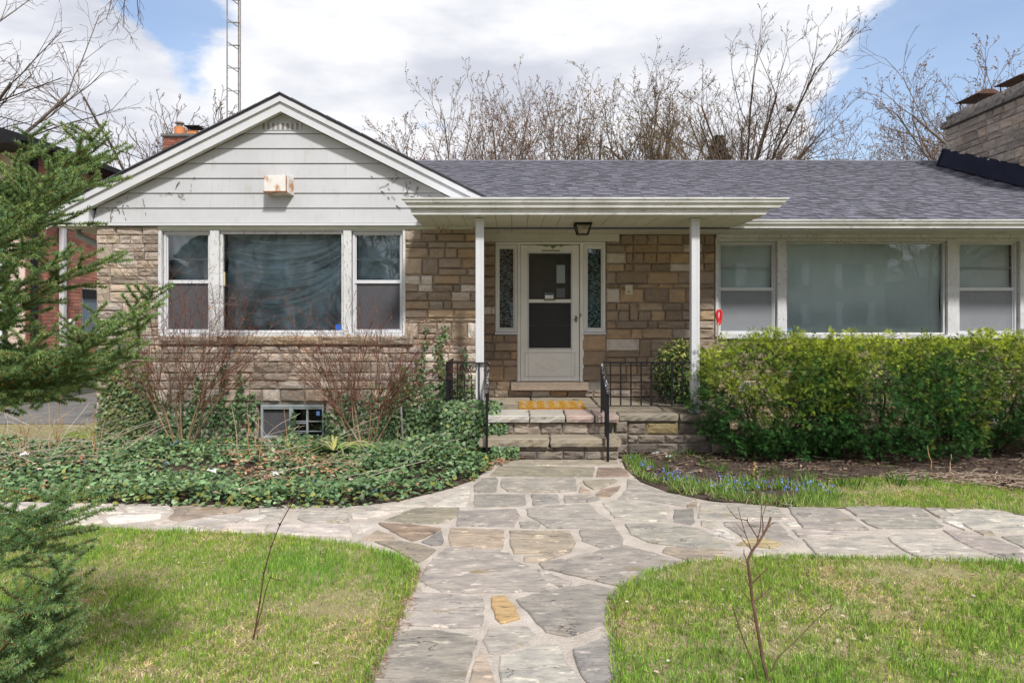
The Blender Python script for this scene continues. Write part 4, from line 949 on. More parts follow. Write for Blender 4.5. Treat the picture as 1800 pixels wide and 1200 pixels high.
def stair_rail(x, rail):
    a = Vector((x, 8.69, ZT-.01)); b = Vector((x, 8.12, .84))
    mb = MB(); mb.bar(a, b, .034, .02); mb.build('handrail', M['worn'], rail, 'sloping handrail with flaking paint')
    mb = MB(); mb.bar((x, 8.12, -.01), (x, 8.12, .83), .028, .028); mb.build('newel', M['black'], rail)
    mb = MB(); mb.ball((x, 8.10, .835), .026); mb.build('handrail_knob', M['worn'], rail)
    for i in range(1, 5):
        t = i/5; p = a.lerp(b, t); zb = PZ if p.y > 8.45 else .27
        if p.y < 8.22: zb = 0
        q = MB(); q.bar((x, p.y, zb+(0.05 if zb > .3 else -.02)), (x, p.y, p.z), .018, .018); q.build('baluster', M['black'], rail)
rl = thing('porch_railing', 'black wrought iron railing with scrolls right of the porch steps', 'railing', (1.14, 8.7, PZ))
mb = MB(); mb.bar((1.14, 8.7, ZT), (2.33, 8.7, ZT), .034, .02); mb.build('top_rail', M['black'], rl)
mb = MB(); mb.bar((1.14, 8.7, ZBm), (2.33, 8.7, ZBm), .018, .012); mb.build('bottom_rail', M['black'], rl)
mb = MB(); mb.bar((1.14, 8.7, PZ-.01), (1.14, 8.7, ZT), .022, .022); mb.build('post', M['black'], rl)
for px in (1073, 1091, 1109, 1127, 1145, 1181, 1199, 1216):
    x = (px-900)/137.9; t = .024 if px in (1145, 1181) else .017; mb = MB(); mb.bar((x, 8.7, ZBm), (x, 8.7, ZT-.005), t, t); mb.build('baluster', M['black'], rl)
scroll_panel((1145-900)/137.9, (1181-900)/137.9, 8.7, ZBm, ZT, rl); stair_rail(1.14, rl)
ll = thing('porch_railing', 'black wrought iron railing left of the steps, beside the ivy and the left post', 'railing', (-.3, 8.6, PZ))
mb = MB(); mb.bar((-.82, 8.62, ZT), (-.30, 8.62, ZT), .03, .014); mb.bar((-.82, 8.62, ZT), (-.82, 9.46, ZT+.0), .03, .014); mb.build('top_rail', M['black'], ll)
mb = MB(); mb.bar((-.82, 8.62, ZBm), (-.30, 8.62, ZBm), .018, .012); mb.bar((-.82, 8.62, ZBm), (-.82, 9.46, ZBm), .018, .012); mb.build('bottom_rail', M['black'], ll)
mb = MB(); mb.bar((-.82, 8.62, PZ-.09), (-.82, 8.62, ZT), .025, .025); mb.bar((-.30, 8.62, PZ-.01), (-.30, 8.62, ZT), .022, .022); mb.build('post', M['black'], ll)
for i in range(1, 8): mb = MB(); y = 8.62+i*.11; mb.bar((-.82, y, ZBm), (-.82, y, ZT-.005), .017, .017); mb.build('baluster', M['black'], ll)
for x in (-.69, -.415): mb = MB(); mb.bar((x, 8.62, ZBm), (x, 8.62, ZT-.005), .016, .016); mb.build('baluster', M['black'], ll)
scroll_panel(-.685, -.42, 8.62, ZBm, ZT, ll); stair_rail(-.30, ll)

# doormat, lamp, shovel
mb = MB(); r_ = random.Random(2); a = (.13, 9.02, PZ); NX, NY = 44, 20; x0, x1, y0, y1 = .11, 1.0, 9.04, 9.80
for i in range(NX):
    for j in range(NY):
        u = (i+.5)/NX; v = (j+.5)/NY; dm = abs(((u*6) % 1)-.5)+abs(((v*4) % 1)-.5)
        mb.tint = (1, 1, 1) if dm > .38 else (1.0, 1.9, 12.0) if r_.random() < .8 else (1.1, 1.1, 1.1)
        if dm < .38: mb.tint = (.85, 1.5, 20.0) if dm < .2 else (1.25, 1.7, 1.6)
        h = PZ+.012+r_.uniform(0, .006); sk = -.02*(1-v)
        mb.poly([(x0+(x1-x0)*i/NX+sk, y0+(y1-y0)*j/NY, h), (x0+(x1-x0)*(i+1)/NX+sk, y0+(y1-y0)*j/NY, h), (x0+(x1-x0)*(i+1)/NX+sk, y0+(y1-y0)*(j+1)/NY, h), (x0+(x1-x0)*i/NX+sk, y0+(y1-y0)*(j+1)/NY, h)])
mb.tint = (.9, .8, .8); mb.box(x0-.015, x1-.015, y0, y1, PZ-.003, PZ+.011)
mb.build('doormat', M['matfib'], cat='doormat', label='orange and yellow patterned doormat on the porch in front of the door')
lamp = thing('porch_lamp', 'small dark square lantern fixed under the porch canopy', 'lamp', (.95, 9.16, SOF))
lx, ly, lz = (1024-900)/131, 9.16, SOF-.004
mb = MB(); mb.box(lx-.115, lx+.115, ly-.115, ly+.115, lz-.035, lz); mb.build('lamp_base', M['black'], lamp, bevel=.004)
mb = MB()
for sx, sy in ((-1, -1), (1, -1), (1, 1), (-1, 1)): mb.bar((lx+sx*.1, ly+sy*.1, lz-.036), (lx+sx*.068, ly+sy*.068, lz-.15), .013, .013)
for q in ((-1, -1, 1, -1), (1, -1, 1, 1), (1, 1, -1, 1), (-1, 1, -1, -1)): mb.bar((lx+q[0]*.068, ly+q[1]*.068, lz-.15), (lx+q[2]*.068, ly+q[3]*.068, lz-.15), .014, .012)
mb.build('lamp_cage', M['black'], lamp)
mb = MB(); P0 = [(lx+sx*.094, ly+sy*.094, lz-.036) for sx, sy in ((-1, -1), (1, -1), (1, 1), (-1, 1))]; P1 = [(lx+sx*.064, ly+sy*.064, lz-.148) for sx, sy in ((-1, -1), (1, -1), (1, 1), (-1, 1))]
for i in range(4): j = (i+1) % 4; mb.poly([P0[i], P0[j], P1[j], P1[i]])
mb.poly(P1); mb.build('lamp_glass', film('frosted_glass', (.45, .42, .30), .6), lamp)
sh = thing('shovel', 'wooden shovel handle with red plastic grip leaning up out of the hedge', 'shovel', (2.75, 8.95, 0))
hp = at(1263, 545, 9.2); bp_ = at(1256, 700, 9.0)
mb = MB(); mb.tube([bp_, at(1259, 640, 9.1), at(1262, 568, 9.18)], .014, 8); mb.build('shaft', M['wood'], sh)
mb = MB(); c = at(1264, 555, 9.2)
mb.tube([at(1262, 572, 9.19), at(1262, 565, 9.2), at(1260, 552, 9.2), at(1262, 546, 9.2), at(1266, 545.5, 9.2), at(1268, 550, 9.2), at(1266.5, 563, 9.2), at(1263.5, 570, 9.19)], .021, 8); mb.build('grip', M['red'], sh)

# ------------------------------------------------------------------ antenna mast, cable
an = thing('antenna_tower', 'tall triangular lattice antenna mast rising behind the white gable', 'antenna mast', (-7.25, 18, 0))
s18 = F/18; XA = lambda px: (px-900)/s18
legs = [(XA(402), 17.9), (XA(425), 17.9), (XA(414), 18.2)]
for x, y in legs: mb = MB(); mb.tube([(x, y, 0), (x, y, 11.5)], .018, 6); mb.build('mast_leg', M['steel'], an)
z = .45
while z < 11.4:
    mb = MB()
    for i in range(3): a = legs[i]; b = legs[(i+1) % 3]; mb.tube([(a[0], a[1], z), (b[0], b[1], z+(.09 if i else .0))], .012, 4)
    mb.tube([(legs[0][0], legs[0][1], z), (legs[2][0], legs[2][1], z+.1)], .011, 4); mb.tube([(legs[1][0], legs[1][1], z), (legs[2][0], legs[2][1], z+.1)], .011, 4)
    mb.build('cross_brace', M['steel'], an); z += .6
mb = MB(); mb.tube([at(-300, 125, 10.5), at(-100, 176, 11.2), at(0, 205, 11.6), at(100, 232, 12.2), at(180, 253, 12.8), at(270, 287, 13.6), at(330, 318, 14.5)], .009, 4)
mb.build('overhead_cable', M['black'], cat='cable', label='thin black service cable sagging across the sky at the left')

# ------------------------------------------------------------------ neighbour's house (left)
nb = thing('brick_house', 'red brick house with black eaves standing left of the bungalow behind the spruce', 'house', (-9.7, 14, 0))
NXW = -9.7
mb = MB(); mb.box(NXW-7, NXW-.012, 13.62, 28, 0, 5.0); nwall = mb.build('brick_wall', M['brickmortar'], nb)
bb = MB(); bb.v = [(0, 0, 0), (0, 1, 0), (0, 1, 1), (0, 0, 1), (-.02, 0, 0), (-.02, 1, 0), (-.02, 1, 1), (-.02, 0, 1)]
for q in ((0, 1, 2, 3), (4, 0, 3, 7), (1, 5, 6, 2), (3, 2, 6, 7), (4, 5, 1, 0)): bb.face(q)
bme = bb.mesh('brick_unit'); bme.materials.append(M['brick'])
bricks = []; br = random.Random(4)
for k in range(63):
    z = .32+k*.075; y = 13.62-(.11 if k % 2 else 0)
    while y < 19.5:
        y0 = max(y, 13.62); ln = min(y+.205, 19.5)-y0
        c = br.choice([(.42, .175, .12), (.36, .145, .10), (.46, .21, .15), (.28, .12, .09), (.38, .175, .135)]); k2 = br.uniform(.85, 1.15)
        px = 900+F*NXW/y0; py = HY-(z-CAMZ)*F/y0
        if not (15.38 < y0 < 16.6 and 1.28 < z < 2.36) and ln > .04: bricks.append((y0, z, ln, tuple(q*k2 for q in c), (px, py)))
        y += .215
vis = sorted([b for b in bricks if 40 < b[4][0] < 175 and 300 < b[4][1] < 690], key=lambda b: b[0]); pk = set(id(b) for b in vis[:298])
rb = MB()
for b in bricks:
    if id(b) in pk: piece('brick', bme, nwall, (NXW, b[0], b[1]), (1, b[2], .064), (0, 0, 0), b[3])
    else:
        rb.tint = b[3]; o = len(rb.v)
        for v in bb.v: rb.v.append((NXW+v[0], b[0]+v[1]*b[2], b[1]+v[2]*.064))
        for f in bb.f: rb.face([o+q for q in f])
rb.build('far_bricks', M['brick'], nwall, kind='stuff')
mb = MB(); mb.box(NXW-7.05, NXW+.03, 13.58, 28, 0, .30); mb.build('foundation', M['concrete'], nb)
mb = MB(); mb.prism([(-9.2, 12.8, 5.00), (-9.2, 12.8, 5.16), (-9.28, 12.8, 5.19), (-13, 12.8, 6.3), (-17.2, 12.8, 5.1), (-17.2, 12.8, 5.0)], (0, 16, 0)); mb.build('roof', M['black'], nb)
mb = MB(); mb.box(-9.2, -9.08, 12.75, 28, 5.03, 5.14); mb.build('eave_gutter', M['black'], nb)
mb = MB(); mb.box(-9.66, -9.56, 14.55, 14.66, .2, 5.0); mb.build('downspout', M['white'], nb, 'white downspout', bevel=.01)
mb = MB(); mb.box(-9.68, -9.60, 13.72, 13.84, .2, 5.0); mb.build('downspout', M['black'], nb, 'black downspout')
mb = MB(); mb.box(NXW-.02, NXW+.02, 15.4, 16.55, 1.3, 2.34); sw = mb.build('side_window', M['blueglass'], nb, 'blue grey side window')
mb = MB(); mb.box(NXW+.02, NXW+.05, 15.38, 16.57, 2.15, 2.36); mb.build('blind_box', M['black'], sw)
mb = MB(); mb.box(-16, NXW-.35, 13.56, 13.6, .4, 4.4); fw = mb.build('front_window', M['black'], nb, 'dark framed front window')
for k in range(4):
    for j in range(3):
        mb = MB(); xx = NXW-.42-k*.8; mb.box(xx-.7, xx, 13.53, 13.555, .6+j*1.25, 1.65+j*1.25); mb.build('pane', M['drape'], fw)
# wall lamp on the brick
mb = MB(); p = at(117, 567, 14.2); mb.ball((-9.6, 14.85, 1.6), .09); mb.build('wall_lamp', M['paper'], nb)

# brick chimney of the house behind
hb = thing('rear_house', 'house behind the bungalow, of which only the red brick chimney shows', 'house', (-12, 22, 0))
def A(px, py): return at(px, py, 20)
c0 = A(288, 265); c1 = A(320, 265)
mb = MB(); mb.box(c0.x+.005, c1.x+.30, 20.005, 20.8, 0, A(0, 240).z); rc = mb.build('chimney', M['brickmortar'], hb)
z = 5.6; k = 0
while z < A(0, 240).z-.06:
    x = c0.x-(.1 if k % 2 else 0)
    while x < c1.x+.3:
        a_, b_ = max(x, c0.x), min(x+.2, c1.x+.305)
        if b_-a_ > .03: m2 = MB(); m2.tint = br.choice([(.27, .095, .06), (.22, .075, .05), (.31, .12, .08)]); m2.box(a_, b_, 19.99, 20.02, z, z+.062); m2.build('brick', M['brick'], rc)
        x += .21
    z += .073; k += 1
mb = MB(); zt = A(0, 240).z; mb.box(c0.x-.06, c1.x+.36, 19.93, 20.86, zt, zt+.07); mb.build('chimney_cap', M['concrete'], rc)
mb = MB(); p = A(310, 0); mb.tube([(p.x, 20.2, zt+.07), (p.x, 20.2, zt+.32)], .15, 14); mb.build('clay_pot', M['clay'], rc)
mb = MB(); p2 = A(329, 0); mb.box(p2.x-.13, p2.x+.13, 20.3, 20.6, zt+.07, zt+.27); mb.build('clay_pot', M['clay'], rc)
mb = MB(); mb.tube([(p.x, 20.2, zt+.32), (p.x, 20.2, zt+.42), (p.x, 20.2, zt+.43), (p.x, 20.2, zt+.47), (p.x, 20.2, zt+.5)], [.09, .09, .14, .12, .04], 12); mb.build('metal_cowl', M['steel'], rc)
mb = MB(); mb.box(p2.x-.2, p2.x+.25, 20.2, 20.7, zt+.36, zt+.39); mb.bar((p2.x-.1, 20.3, zt+.27), (p2.x-.1, 20.3, zt+.36), .02, .02); mb.bar((p2.x+.1, 20.3, zt+.27), (p2.x+.1, 20.3, zt+.36), .02, .02); mb.build('flue_lid', M['black'], rc)
mb = MB(); mb.box(-15, -9.2, 20.9, 30, 0, 4.2); mb.build('wall', M['brickmortar'], hb)
mb = MB(); mb.prism([(-15.3, 20.88, 4.2), (-8.9, 20.88, 4.2), (-12.1, 20.88, 5.6)], (0, 9.5, 0)); mb.build('roof', M['shingle'], hb)
# houses across the street, seen mirrored in the windows
for i, (x0, wd, hh, apex, mt) in enumerate(((-19, 10, 5.2, 9.4, 'mortar'), (-5, 12, 4.0, 7.2, 'brick'), (11, 12, 5.4, 9.0, 'mortar'), (27, 12, 4.2, 7.4, 'brick'), (-35, 12, 4.5, 7.6, 'brick'))):
    oh = thing('facing_house', ['gabled house across the street mirrored in the draped left window', 'low brick house across the street facing the porch', 'gabled house across the street facing the yews', 'low brick house across the street, far right', 'low brick house across the street, far left'][i], 'house', (x0, -22, 0))
    mb = MB(); mb.tint = (.22, .10, .07) if mt == 'brick' else (1, 1, 1); mb.box(x0, x0+wd, -30, -21, 0, hh); mb.prism([(x0, -21, hh), (x0+wd, -21, hh), (x0+wd/2, -21, apex)], (0, -9, 0)); mb.build('wall', M[mt], oh)
    for k in range(3):
        for z in ((1.2, 3.6) if hh > 5 else (1.2,)): mb = MB(); xx = x0+1.4+k*(wd-4)/2; mb.box(xx, xx+1.3, -20.98, -20.9, z, z+1.4); mb.build('window', M['dark'], oh); mb = MB(); mb.box(xx-.5, xx-.1, -20.97, -20.9, z, z+1.4); mb.box(xx+1.4, xx+1.8, -20.97, -20.9, z, z+1.4); mb.build('shutter', M['white'], oh)
    mb = MB(); mb.prism([(x0-.8, -20.6, hh-.1), (x0+wd/2, -20.6, apex+.1), (x0+wd+.8, -20.6, hh-.1), (x0+wd+.8, -20.6, hh+.1), (x0+wd/2, -20.6, apex+.35), (x0-.8, -20.6, hh+.1)], (0, -10, 0)); mb.build('roof', M['dark'], oh)

# ------------------------------------------------------------------ branching plants
def seg_mesh(segs, sides=3):
    """segs: (x0,y0,z0,x1,y1,z1,r0,r1) -> vertices, triangles"""
    S = np.asarray(segs, dtype=np.float64); a = S[:, 0:3]; b = S[:, 3:6]; d = b-a; d /= np.maximum(np.linalg.norm(d, axis=1, keepdims=True), 1e-9)
    h = np.where(np.abs(d[:, 2:3]) < .9, np.array([[0, 0, 1.]]), np.array([[1., 0, 0]])); u = np.cross(d, h); u /= np.linalg.norm(u, axis=1, keepdims=True); w = np.cross(d, u)
    an = 2*PI*np.arange(sides)/sides; c = np.cos(an)[None, :, None]; s = np.sin(an)[None, :, None]; ring = u[:, None]*c+w[:, None]*s
    V = np.concatenate([a[:, None]+ring*S[:, 6][:, None, None], b[:, None]+d[:, None]*S[:, 7][:, None, None]*.4+ring*S[:, 7][:, None, None]], axis=1)
    t = []
    for k in range(sides): k2 = (k+1) % sides; t += [(k, k2, sides+k2), (k, sides+k2, sides+k)]
    t = np.array(t); T = (np.arange(len(S))[:, None, None]*(2*sides)+t[None]).reshape(-1, 3)
    return V.reshape(-1, 3), T, len(t)
def seg_obj(name, segs, tint, parent, m='bark', sides=3, kind=None, tints=None):
    if not segs: return None
    V, T, k = seg_mesh(segs, sides); C = np.tile(np.array(tint), (len(T), 1)) if tints is None else np.repeat(np.array(tints), k, axis=0)
    return arr_obj(name, V, T, M[m], C, parent, kind)
class Grower:
    def __init__(s, seed, levels=4, jit=.18, trop=.05, ratio=.55, ang=(25, 50), kids=(1, 2), taper=.55, seglen=.35, minr=.004, start=.2, rratio=.55):
        s.r = random.Random(seed); s.thick = []; s.thin = []; s.tips = []; s.nodes = []; s.__dict__.update(levels=levels, jit=jit, trop=trop, ratio=ratio, ang=ang, kids=kids, taper=taper, seglen=seglen, minr=minr, start=start, rratio=rratio)
    def grow(s, p, d, L, rad, lvl=0):
        r = s.r; jt = s.jit*(.55 if lvl == 0 else 1); n = max(2, min(9, int(L/s.seglen)+1)); d = Vector(d).normalized(); p = Vector(p); last = lvl >= s.levels
        for i in range(n):
            d = (d+Vector((r.gauss(0, jt), r.gauss(0, jt), r.gauss(0, jt)+s.trop))).normalized(); q = p+d*(L/n)
            r0 = max(s.minr, rad*(1-(1-s.taper)*i/n)); r1 = max(s.minr, rad*(1-(1-s.taper)*(i+1)/n))
            (s.thick if lvl <= 0 else s.thin).append((*p, *q, r0, r1)); p = q
            if last: s.nodes.append(p.copy())
            if not last and (i+1)/n > s.start:
                for _ in range(r.randint(*s.kids)):
                    a = math.radians(r.uniform(*s.ang)); ax = d.orthogonal(); ax.rotate(Matrix.Rotation(r.uniform(0, 2*PI), 3, d)); c = d.copy(); c.rotate(Matrix.Rotation(a, 3, ax))
                    s.grow(p, c, L*s.ratio*r.uniform(.65, 1.15)*(1.05-.35*i/n), r1*s.rratio, lvl+1)
        s.tips.append((p.copy(), d.copy()))
OCTV = np.array([(0, 0, -.5), (.35, 0, 0), (-.18, .3, 0), (-.18, -.3, 0), (0, 0, .6)]); OCTT = np.array([(0, 2, 1), (0, 3, 2), (0, 1, 3), (4, 1, 2), (4, 2, 3), (4, 3, 1)])
def buds(pts, size, cols, parent, seed=0, frac=1.0, name='buds'):
    rs = np.random.RandomState(seed); P = np.array([tuple(p) for p in pts])
    if len(P) == 0: return
    P = P[rs.rand(len(P)) < frac]; n = len(P); P = P+rs.normal(0, size*.4, P.shape)
    D = rs.normal(0, .5, (n, 3))+np.array([0, 0, 1.]); Nn = rs.normal(0, 1, (n, 3)); C = np.array(cols)[rs.randint(0, len(cols), n)]*rs.uniform(.8, 1.2, (n, 1))
    V, T, C = scatter(P, D, Nn, size*rs.uniform(.6, 1.4, n), OCTV, OCTT, C); arr_obj(name, V, T, M['leaf'], C, parent, kind='stuff')
def bare_tree(name, label, pxb, d, topy, seed, limbs=5, spread=(15, 45), fork=.35, barkc=(.9, .78, .7), budc=None, budsize=.06, twig=.008, lean=0, group='bare trees beyond the roof', trunk=.12, levels=4, width=1.0, hk=.72, **k):
    """bare deciduous tree, base under image column pxb at distance d, crown reaching image row topy"""
    x = (pxb-900)/F*d; H = CAMZ+(HY-topy)*d/F; t = thing(name, label, 'tree', (x, d, 0), group)
    kw = dict(levels=levels, jit=.10, trop=.06, ratio=.50, ang=(22, 48), kids=(1, 1), seglen=H*.05, minr=twig, start=.12); kw.update(k)
    g = Grower(seed, **kw); r = g.r; z0 = H*fork; top = Vector((x+lean*.3, d, z0)); g.thick.append((x, d, -.1, *top, trunk, trunk*.85))
    for i in range(limbs):
        a = 2*PI*i/limbs+r.uniform(-.5, .5); s = math.radians(r.uniform(*spread)); dv = Vector((math.sin(s)*math.cos(a)*width+lean*.1, math.sin(s)*math.sin(a), math.cos(s)))
        g.grow(top-Vector((0, 0, r.uniform(0, z0*.25))), dv, (H-z0)*r.uniform(.75, 1.0)/max(.6, dv.normalized().z)*hk, trunk*.5)
    zc = CAMZ+.19*d if d > 19 else 0          # twigs far below the line of the roof can never be seen
    g.thin = [q for q in g.thin if q[5] > zc]; g.nodes = [q for q in g.nodes if q.z > zc]
    seg_obj('trunk', g.thick, barkc, t, sides=5); seg_obj('branches', g.thin, barkc, t, sides=3, kind='stuff')
    if budc: buds(g.nodes, budsize, budc, t, seed)
    return t
BUD1 = [(.38, .22, .17), (.40, .28, .16), (.32, .18, .13)]; BUD2 = [(.30, .22, .05), (.26, .16, .06), (.36, .26, .06), (.20, .10, .06)]
bare_tree('bare_tree', 'tall bare tree with wide rising limbs at the far left edge', -175, 17, -60, 3, limbs=14, spread=(24, 68), fork=.42, barkc=(1.25, 1.15, 1.05), trunk=.13, twig=.0045, levels=4, jit=.09, trop=.02, ratio=.52, kids=(1, 1), hk=.66)
bare_tree('bare_tree', 'small bare tree behind the orange chimney pots', 275, 30, 175, 5, limbs=9, spread=(10, 55), fork=.5, barkc=(1.1, .95, .9), trunk=.14, twig=.011, budc=BUD1, budsize=.05)
bare_tree('bare_tree', 'small budding tree just right of the antenna mast, behind the gable', 350, 31, 172, 6, limbs=6, spread=(10, 40), fork=.55, barkc=(1.1, .95, .9), trunk=.12, twig=.011, budc=BUD1, budsize=.05)
bare_tree('budding_tree', 'low budding tree emerging at the foot of the right gable slope', 700, 25, 235, 7, limbs=4, spread=(8, 30), fork=.55, barkc=(.9, .7, .6), trunk=.07, twig=.008, budc=BUD1, levels=3, budsize=.075)
for i, (px, d, ty, lb, sp, bc, lab) in enumerate((
        (768, 24, 172, 5, (8, 36), BUD1, 'leftmost of the young trees above the main roof, short with pale pink buds'),
        (825, 24, 150, 6, (10, 42), BUD1, 'forked young tree left of the tallest pink budded one'),
        (882, 23, 98, 6, (8, 33), BUD1, 'tall slender tree with pink buds over the porch canopy'),
        (955, 24, 112, 6, (6, 30), BUD1, 'slim pink budded tree above the middle of the roof'),
        (1030, 25, 125, 8, (10, 44), BUD2, 'dark stemmed young tree with olive buds'),
        (1118, 25, 92, 9, (8, 38), BUD2, 'tallest young tree, many upright stems and yellow buds'),
        (1165, 26, 118, 7, (8, 36), BUD2, 'yellow budded tree just left of the great round crown'))):
    bare_tree('budding_tree', lab, px, d, ty, 40+i, limbs=lb+3, spread=sp, fork=.42, barkc=(1.35, 1.15, 1.05) if i < 4 else (1.0, .86, .76), trunk=.06, twig=.0054, budc=bc, budsize=.050, levels=3, group='young trees above the roof', seglen=.62, ratio=.40, kids=(1, 2), hk=.76, jit=.075, ang=(22, 46))
bare_tree('bare_tree', 'broad dense bare tree with a fan shaped crown and a nest', 1300, 30, 95, 64, limbs=24, spread=(4, 62), fork=.50, barkc=(1.0, .85, .78), trunk=.12, twig=.0066, levels=4, trop=.03, ratio=.46, budc=BUD1, budsize=.03, kids=(1, 2), jit=.06, hk=.66, start=.15, seglen=1.0, ang=(20, 46))
for i, (px, ty, d) in enumerate(((1475, 222, 42), (1515, 232, 45), (1555, 238, 44), (1450, 240, 40))):
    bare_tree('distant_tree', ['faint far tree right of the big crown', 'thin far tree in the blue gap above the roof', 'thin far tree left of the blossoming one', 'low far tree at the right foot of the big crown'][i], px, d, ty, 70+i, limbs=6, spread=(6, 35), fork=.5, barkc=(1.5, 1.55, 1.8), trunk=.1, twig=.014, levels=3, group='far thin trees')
bare_tree('budding_tree', 'tree with dotted buds left of the stone chimney', 1705, 26, 85, 80, limbs=10, spread=(10, 42), fork=.42, barkc=(1.3, 1.15, 1.1), trunk=.09, twig=.0065, budc=BUD1, budsize=.07, levels=3, kids=(1, 2), group='young trees above the roof', hk=.76, ratio=.42)
bare_tree('budding_tree', 'low spreading tree at the foot of the stone chimney', 1625, 27, 170, 81, limbs=7, spread=(15, 55), fork=.45, barkc=(1.5, 1.3, 1.2), trunk=.07, twig=.0065, budc=BUD1, budsize=.06, levels=3, kids=(1, 2), group='young trees above the roof')
bare_tree('bare_tree', 'bare tree at the top right corner behind the chimney', 1900, 22, 20, 82, limbs=8, spread=(15, 60), fork=.45, barkc=(1.3, 1.2, 1.2), trunk=.14, twig=.007, levels=4)
# nest
mb = MB(); c = at(1388, 190, 29); mb.ball(c, .16, 9, 6); mb.v = [(x+R.uniform(-.05, .05), y+R.uniform(-.05, .05), c.z+(z-c.z)*.8+R.uniform(-.05, .05)) for x, y, z in mb.v]; mb.build('nest', M['bark'], cat='nest', label='dark squirrel nest in the broad bare tree')
# trees behind the camera, mirrored in the panes
for i, (x, y) in enumerate(((-6.5, -18.5), (9.2, -19), (24, -18.5), (4.5, -19.5))):
    g = Grower(90+i, levels=3, jit=.12, trop=.03, ratio=.55, seglen=.9, minr=.02, kids=(1, 2)); t = thing('street_tree', ['bare street tree mirrored in the storm door', 'bare tree mirrored in the wide right pane', 'bare tree mirrored in the far right sash', 'bare tree across the street, mirrored faintly'][i], 'tree', (x, y, 0))
    g.thick.append((x, y, 0, x, y, 3.0, .2, .16))
    for k in range(7): a = k*.9; g.grow((x, y, 2.2+k*.12), (math.cos(a)*.7, math.sin(a)*.7, 1), 4.6, .08)
    seg_obj('trunk', g.thick, (.6, .5, .45), t, sides=5); seg_obj('branches', g.thin, (.6, .5, .45), t, kind='stuff')
# branch hanging in from the upper left
t = thing('overhanging_tree', 'bare twigs of a tree hanging into the top left corner of the sky', 'tree', (-7.6, 7.5, 0)); g = Grower(33, levels=2, jit=.16, trop=-.10, ratio=.5, seglen=.14, minr=.0022, kids=(1, 2), start=.1)
g.thick += [(-7.6, 7.5, 0, -7.5, 7.5, 6.6, .22, .16), (-7.5, 7.5, 6.6, -5.6, 7.5, 6.4, .07, .04), (-5.6, 7.5, 6.4, -4.3, 7.5, 5.75, .03, .012)]
for px, py, L_ in ((205, -30, .45), (226, -35, .52), (240, -30, .36), (190, -50, .25)): g.grow(at(px, py, 7.5), (R.uniform(-.25, .3), R.uniform(-.2, .2), -1), L_, .006)
seg_obj('trunk', g.thick, (.8, .7, .6), t, sides=6); seg_obj('twigs', g.thin, (.8, .7, .6), t, kind='stuff')

# small dark conifer beyond the roof
def conifer(x, y, H, w, seed, label):
    t = thing('spruce_tree', label, 'tree', (x, y, 0)); rs = np.random.RandomState(seed); n = 5200
    f = rs.rand(n)**.8; a = rs.uniform(0, 2*PI, n); tier = .55+.45*np.abs(np.sin(f*H*3.2+np.sin(a*3)))
    rr_ = w*(1-f)*rs.uniform(.35, 1, n)*tier; P = np.stack([x+rr_*np.cos(a), y+rr_*np.sin(a), .8+f*(H-.8)-rr_*.25], 1)
    D = np.stack([np.cos(a), np.sin(a), rs.uniform(-.5, .3, n)], 1); C = np.array([(.06, .085, .05)])*rs.uniform(.6, 1.5, (n, 1))
    V, T, C = scatter(P, D, rs.normal(0, 1, (n, 3)), rs.uniform(.15, .32, n), np.array([(-.25, 0, 0), (.25, 0, 0), (0, 1, 0.), (-.4, .5, .1), (.4, .5, .1)]), np.array([(0, 1, 2), (0, 3, 2), (1, 2, 4)]), C); arr_obj('crown', V, T, M['needle'], C, t, kind='stuff')
    m = MB(); m.tube([(x, y, 0), (x, y, H)], [.14, .02], 6); m.build('trunk', M['bark'], t)
conifer((1263-900)/F*33, 33, CAMZ+(HY-240)*33/F, 4.4, 5, 'dark pointed evergreen low among the bare trees behind the roof')

for i, (x, y, h_) in enumerate(((-7, -32, 13), (8, -34, 14), (24, -33, 12), (-22, -34, 13))): conifer(x, y, h_, 3.2, 20+i, ['tall evergreen behind the low brick house across the street', 'tall evergreen between two houses across the street', 'evergreen at the far right across the street', 'evergreen at the far left across the street'][i])

# ------------------------------------------------------------------ spruce in the near left
spr = thing('spruce_tree', 'green spruce reaching into the picture from the left edge', 'tree', (-2.35, 2.6, 0))
NV = np.array([(-.10, 0, 0), (.10, 0, 0), (0.0, 1, 0)]); NT = np.array([(0, 1, 2)])
sg = random.Random(77); ndl = []; twigs = []
def shoot(a, b, dens=560, fresh=.5):
    d = b-a; L_ = d.length; n = int(L_*dens)
    if n < 3: return
    rs = NR; t = rs.rand(n); dn = np.array(d.normalized()); P = np.array(a)[None]+np.array(d)[None]*t[:, None]
    rad = rs.normal(0, 1, (n, 3))+np.array([0, 0, .35]); rad -= (rad@dn)[:, None]*dn[None]; rad /= np.linalg.norm(rad, axis=1, keepdims=True)
    D = rad*.95+dn[None]*rs.uniform(.30, .85, (n, 1)); c0 = np.array((.10, .19, .062)); c1 = np.array((.32, .42, .13)); c2 = np.array((.12, .22, .13))
    f = (fresh*rs.uniform(.5, 1.2))*np.clip(.25+t*.8, 0, 1); C = c0[None]*(1-f[:, None])+c1[None]*f[:, None]; m = rs.rand(n) < .25; C[m] = c2*rs.uniform(.8, 1.4)
    C = C*rs.uniform(.8, 1.35, (n, 1)); ndl.append((P, D, rs.uniform(.012, .0165, n), C)); twigs.append((*a, *b, .0022, .0016))
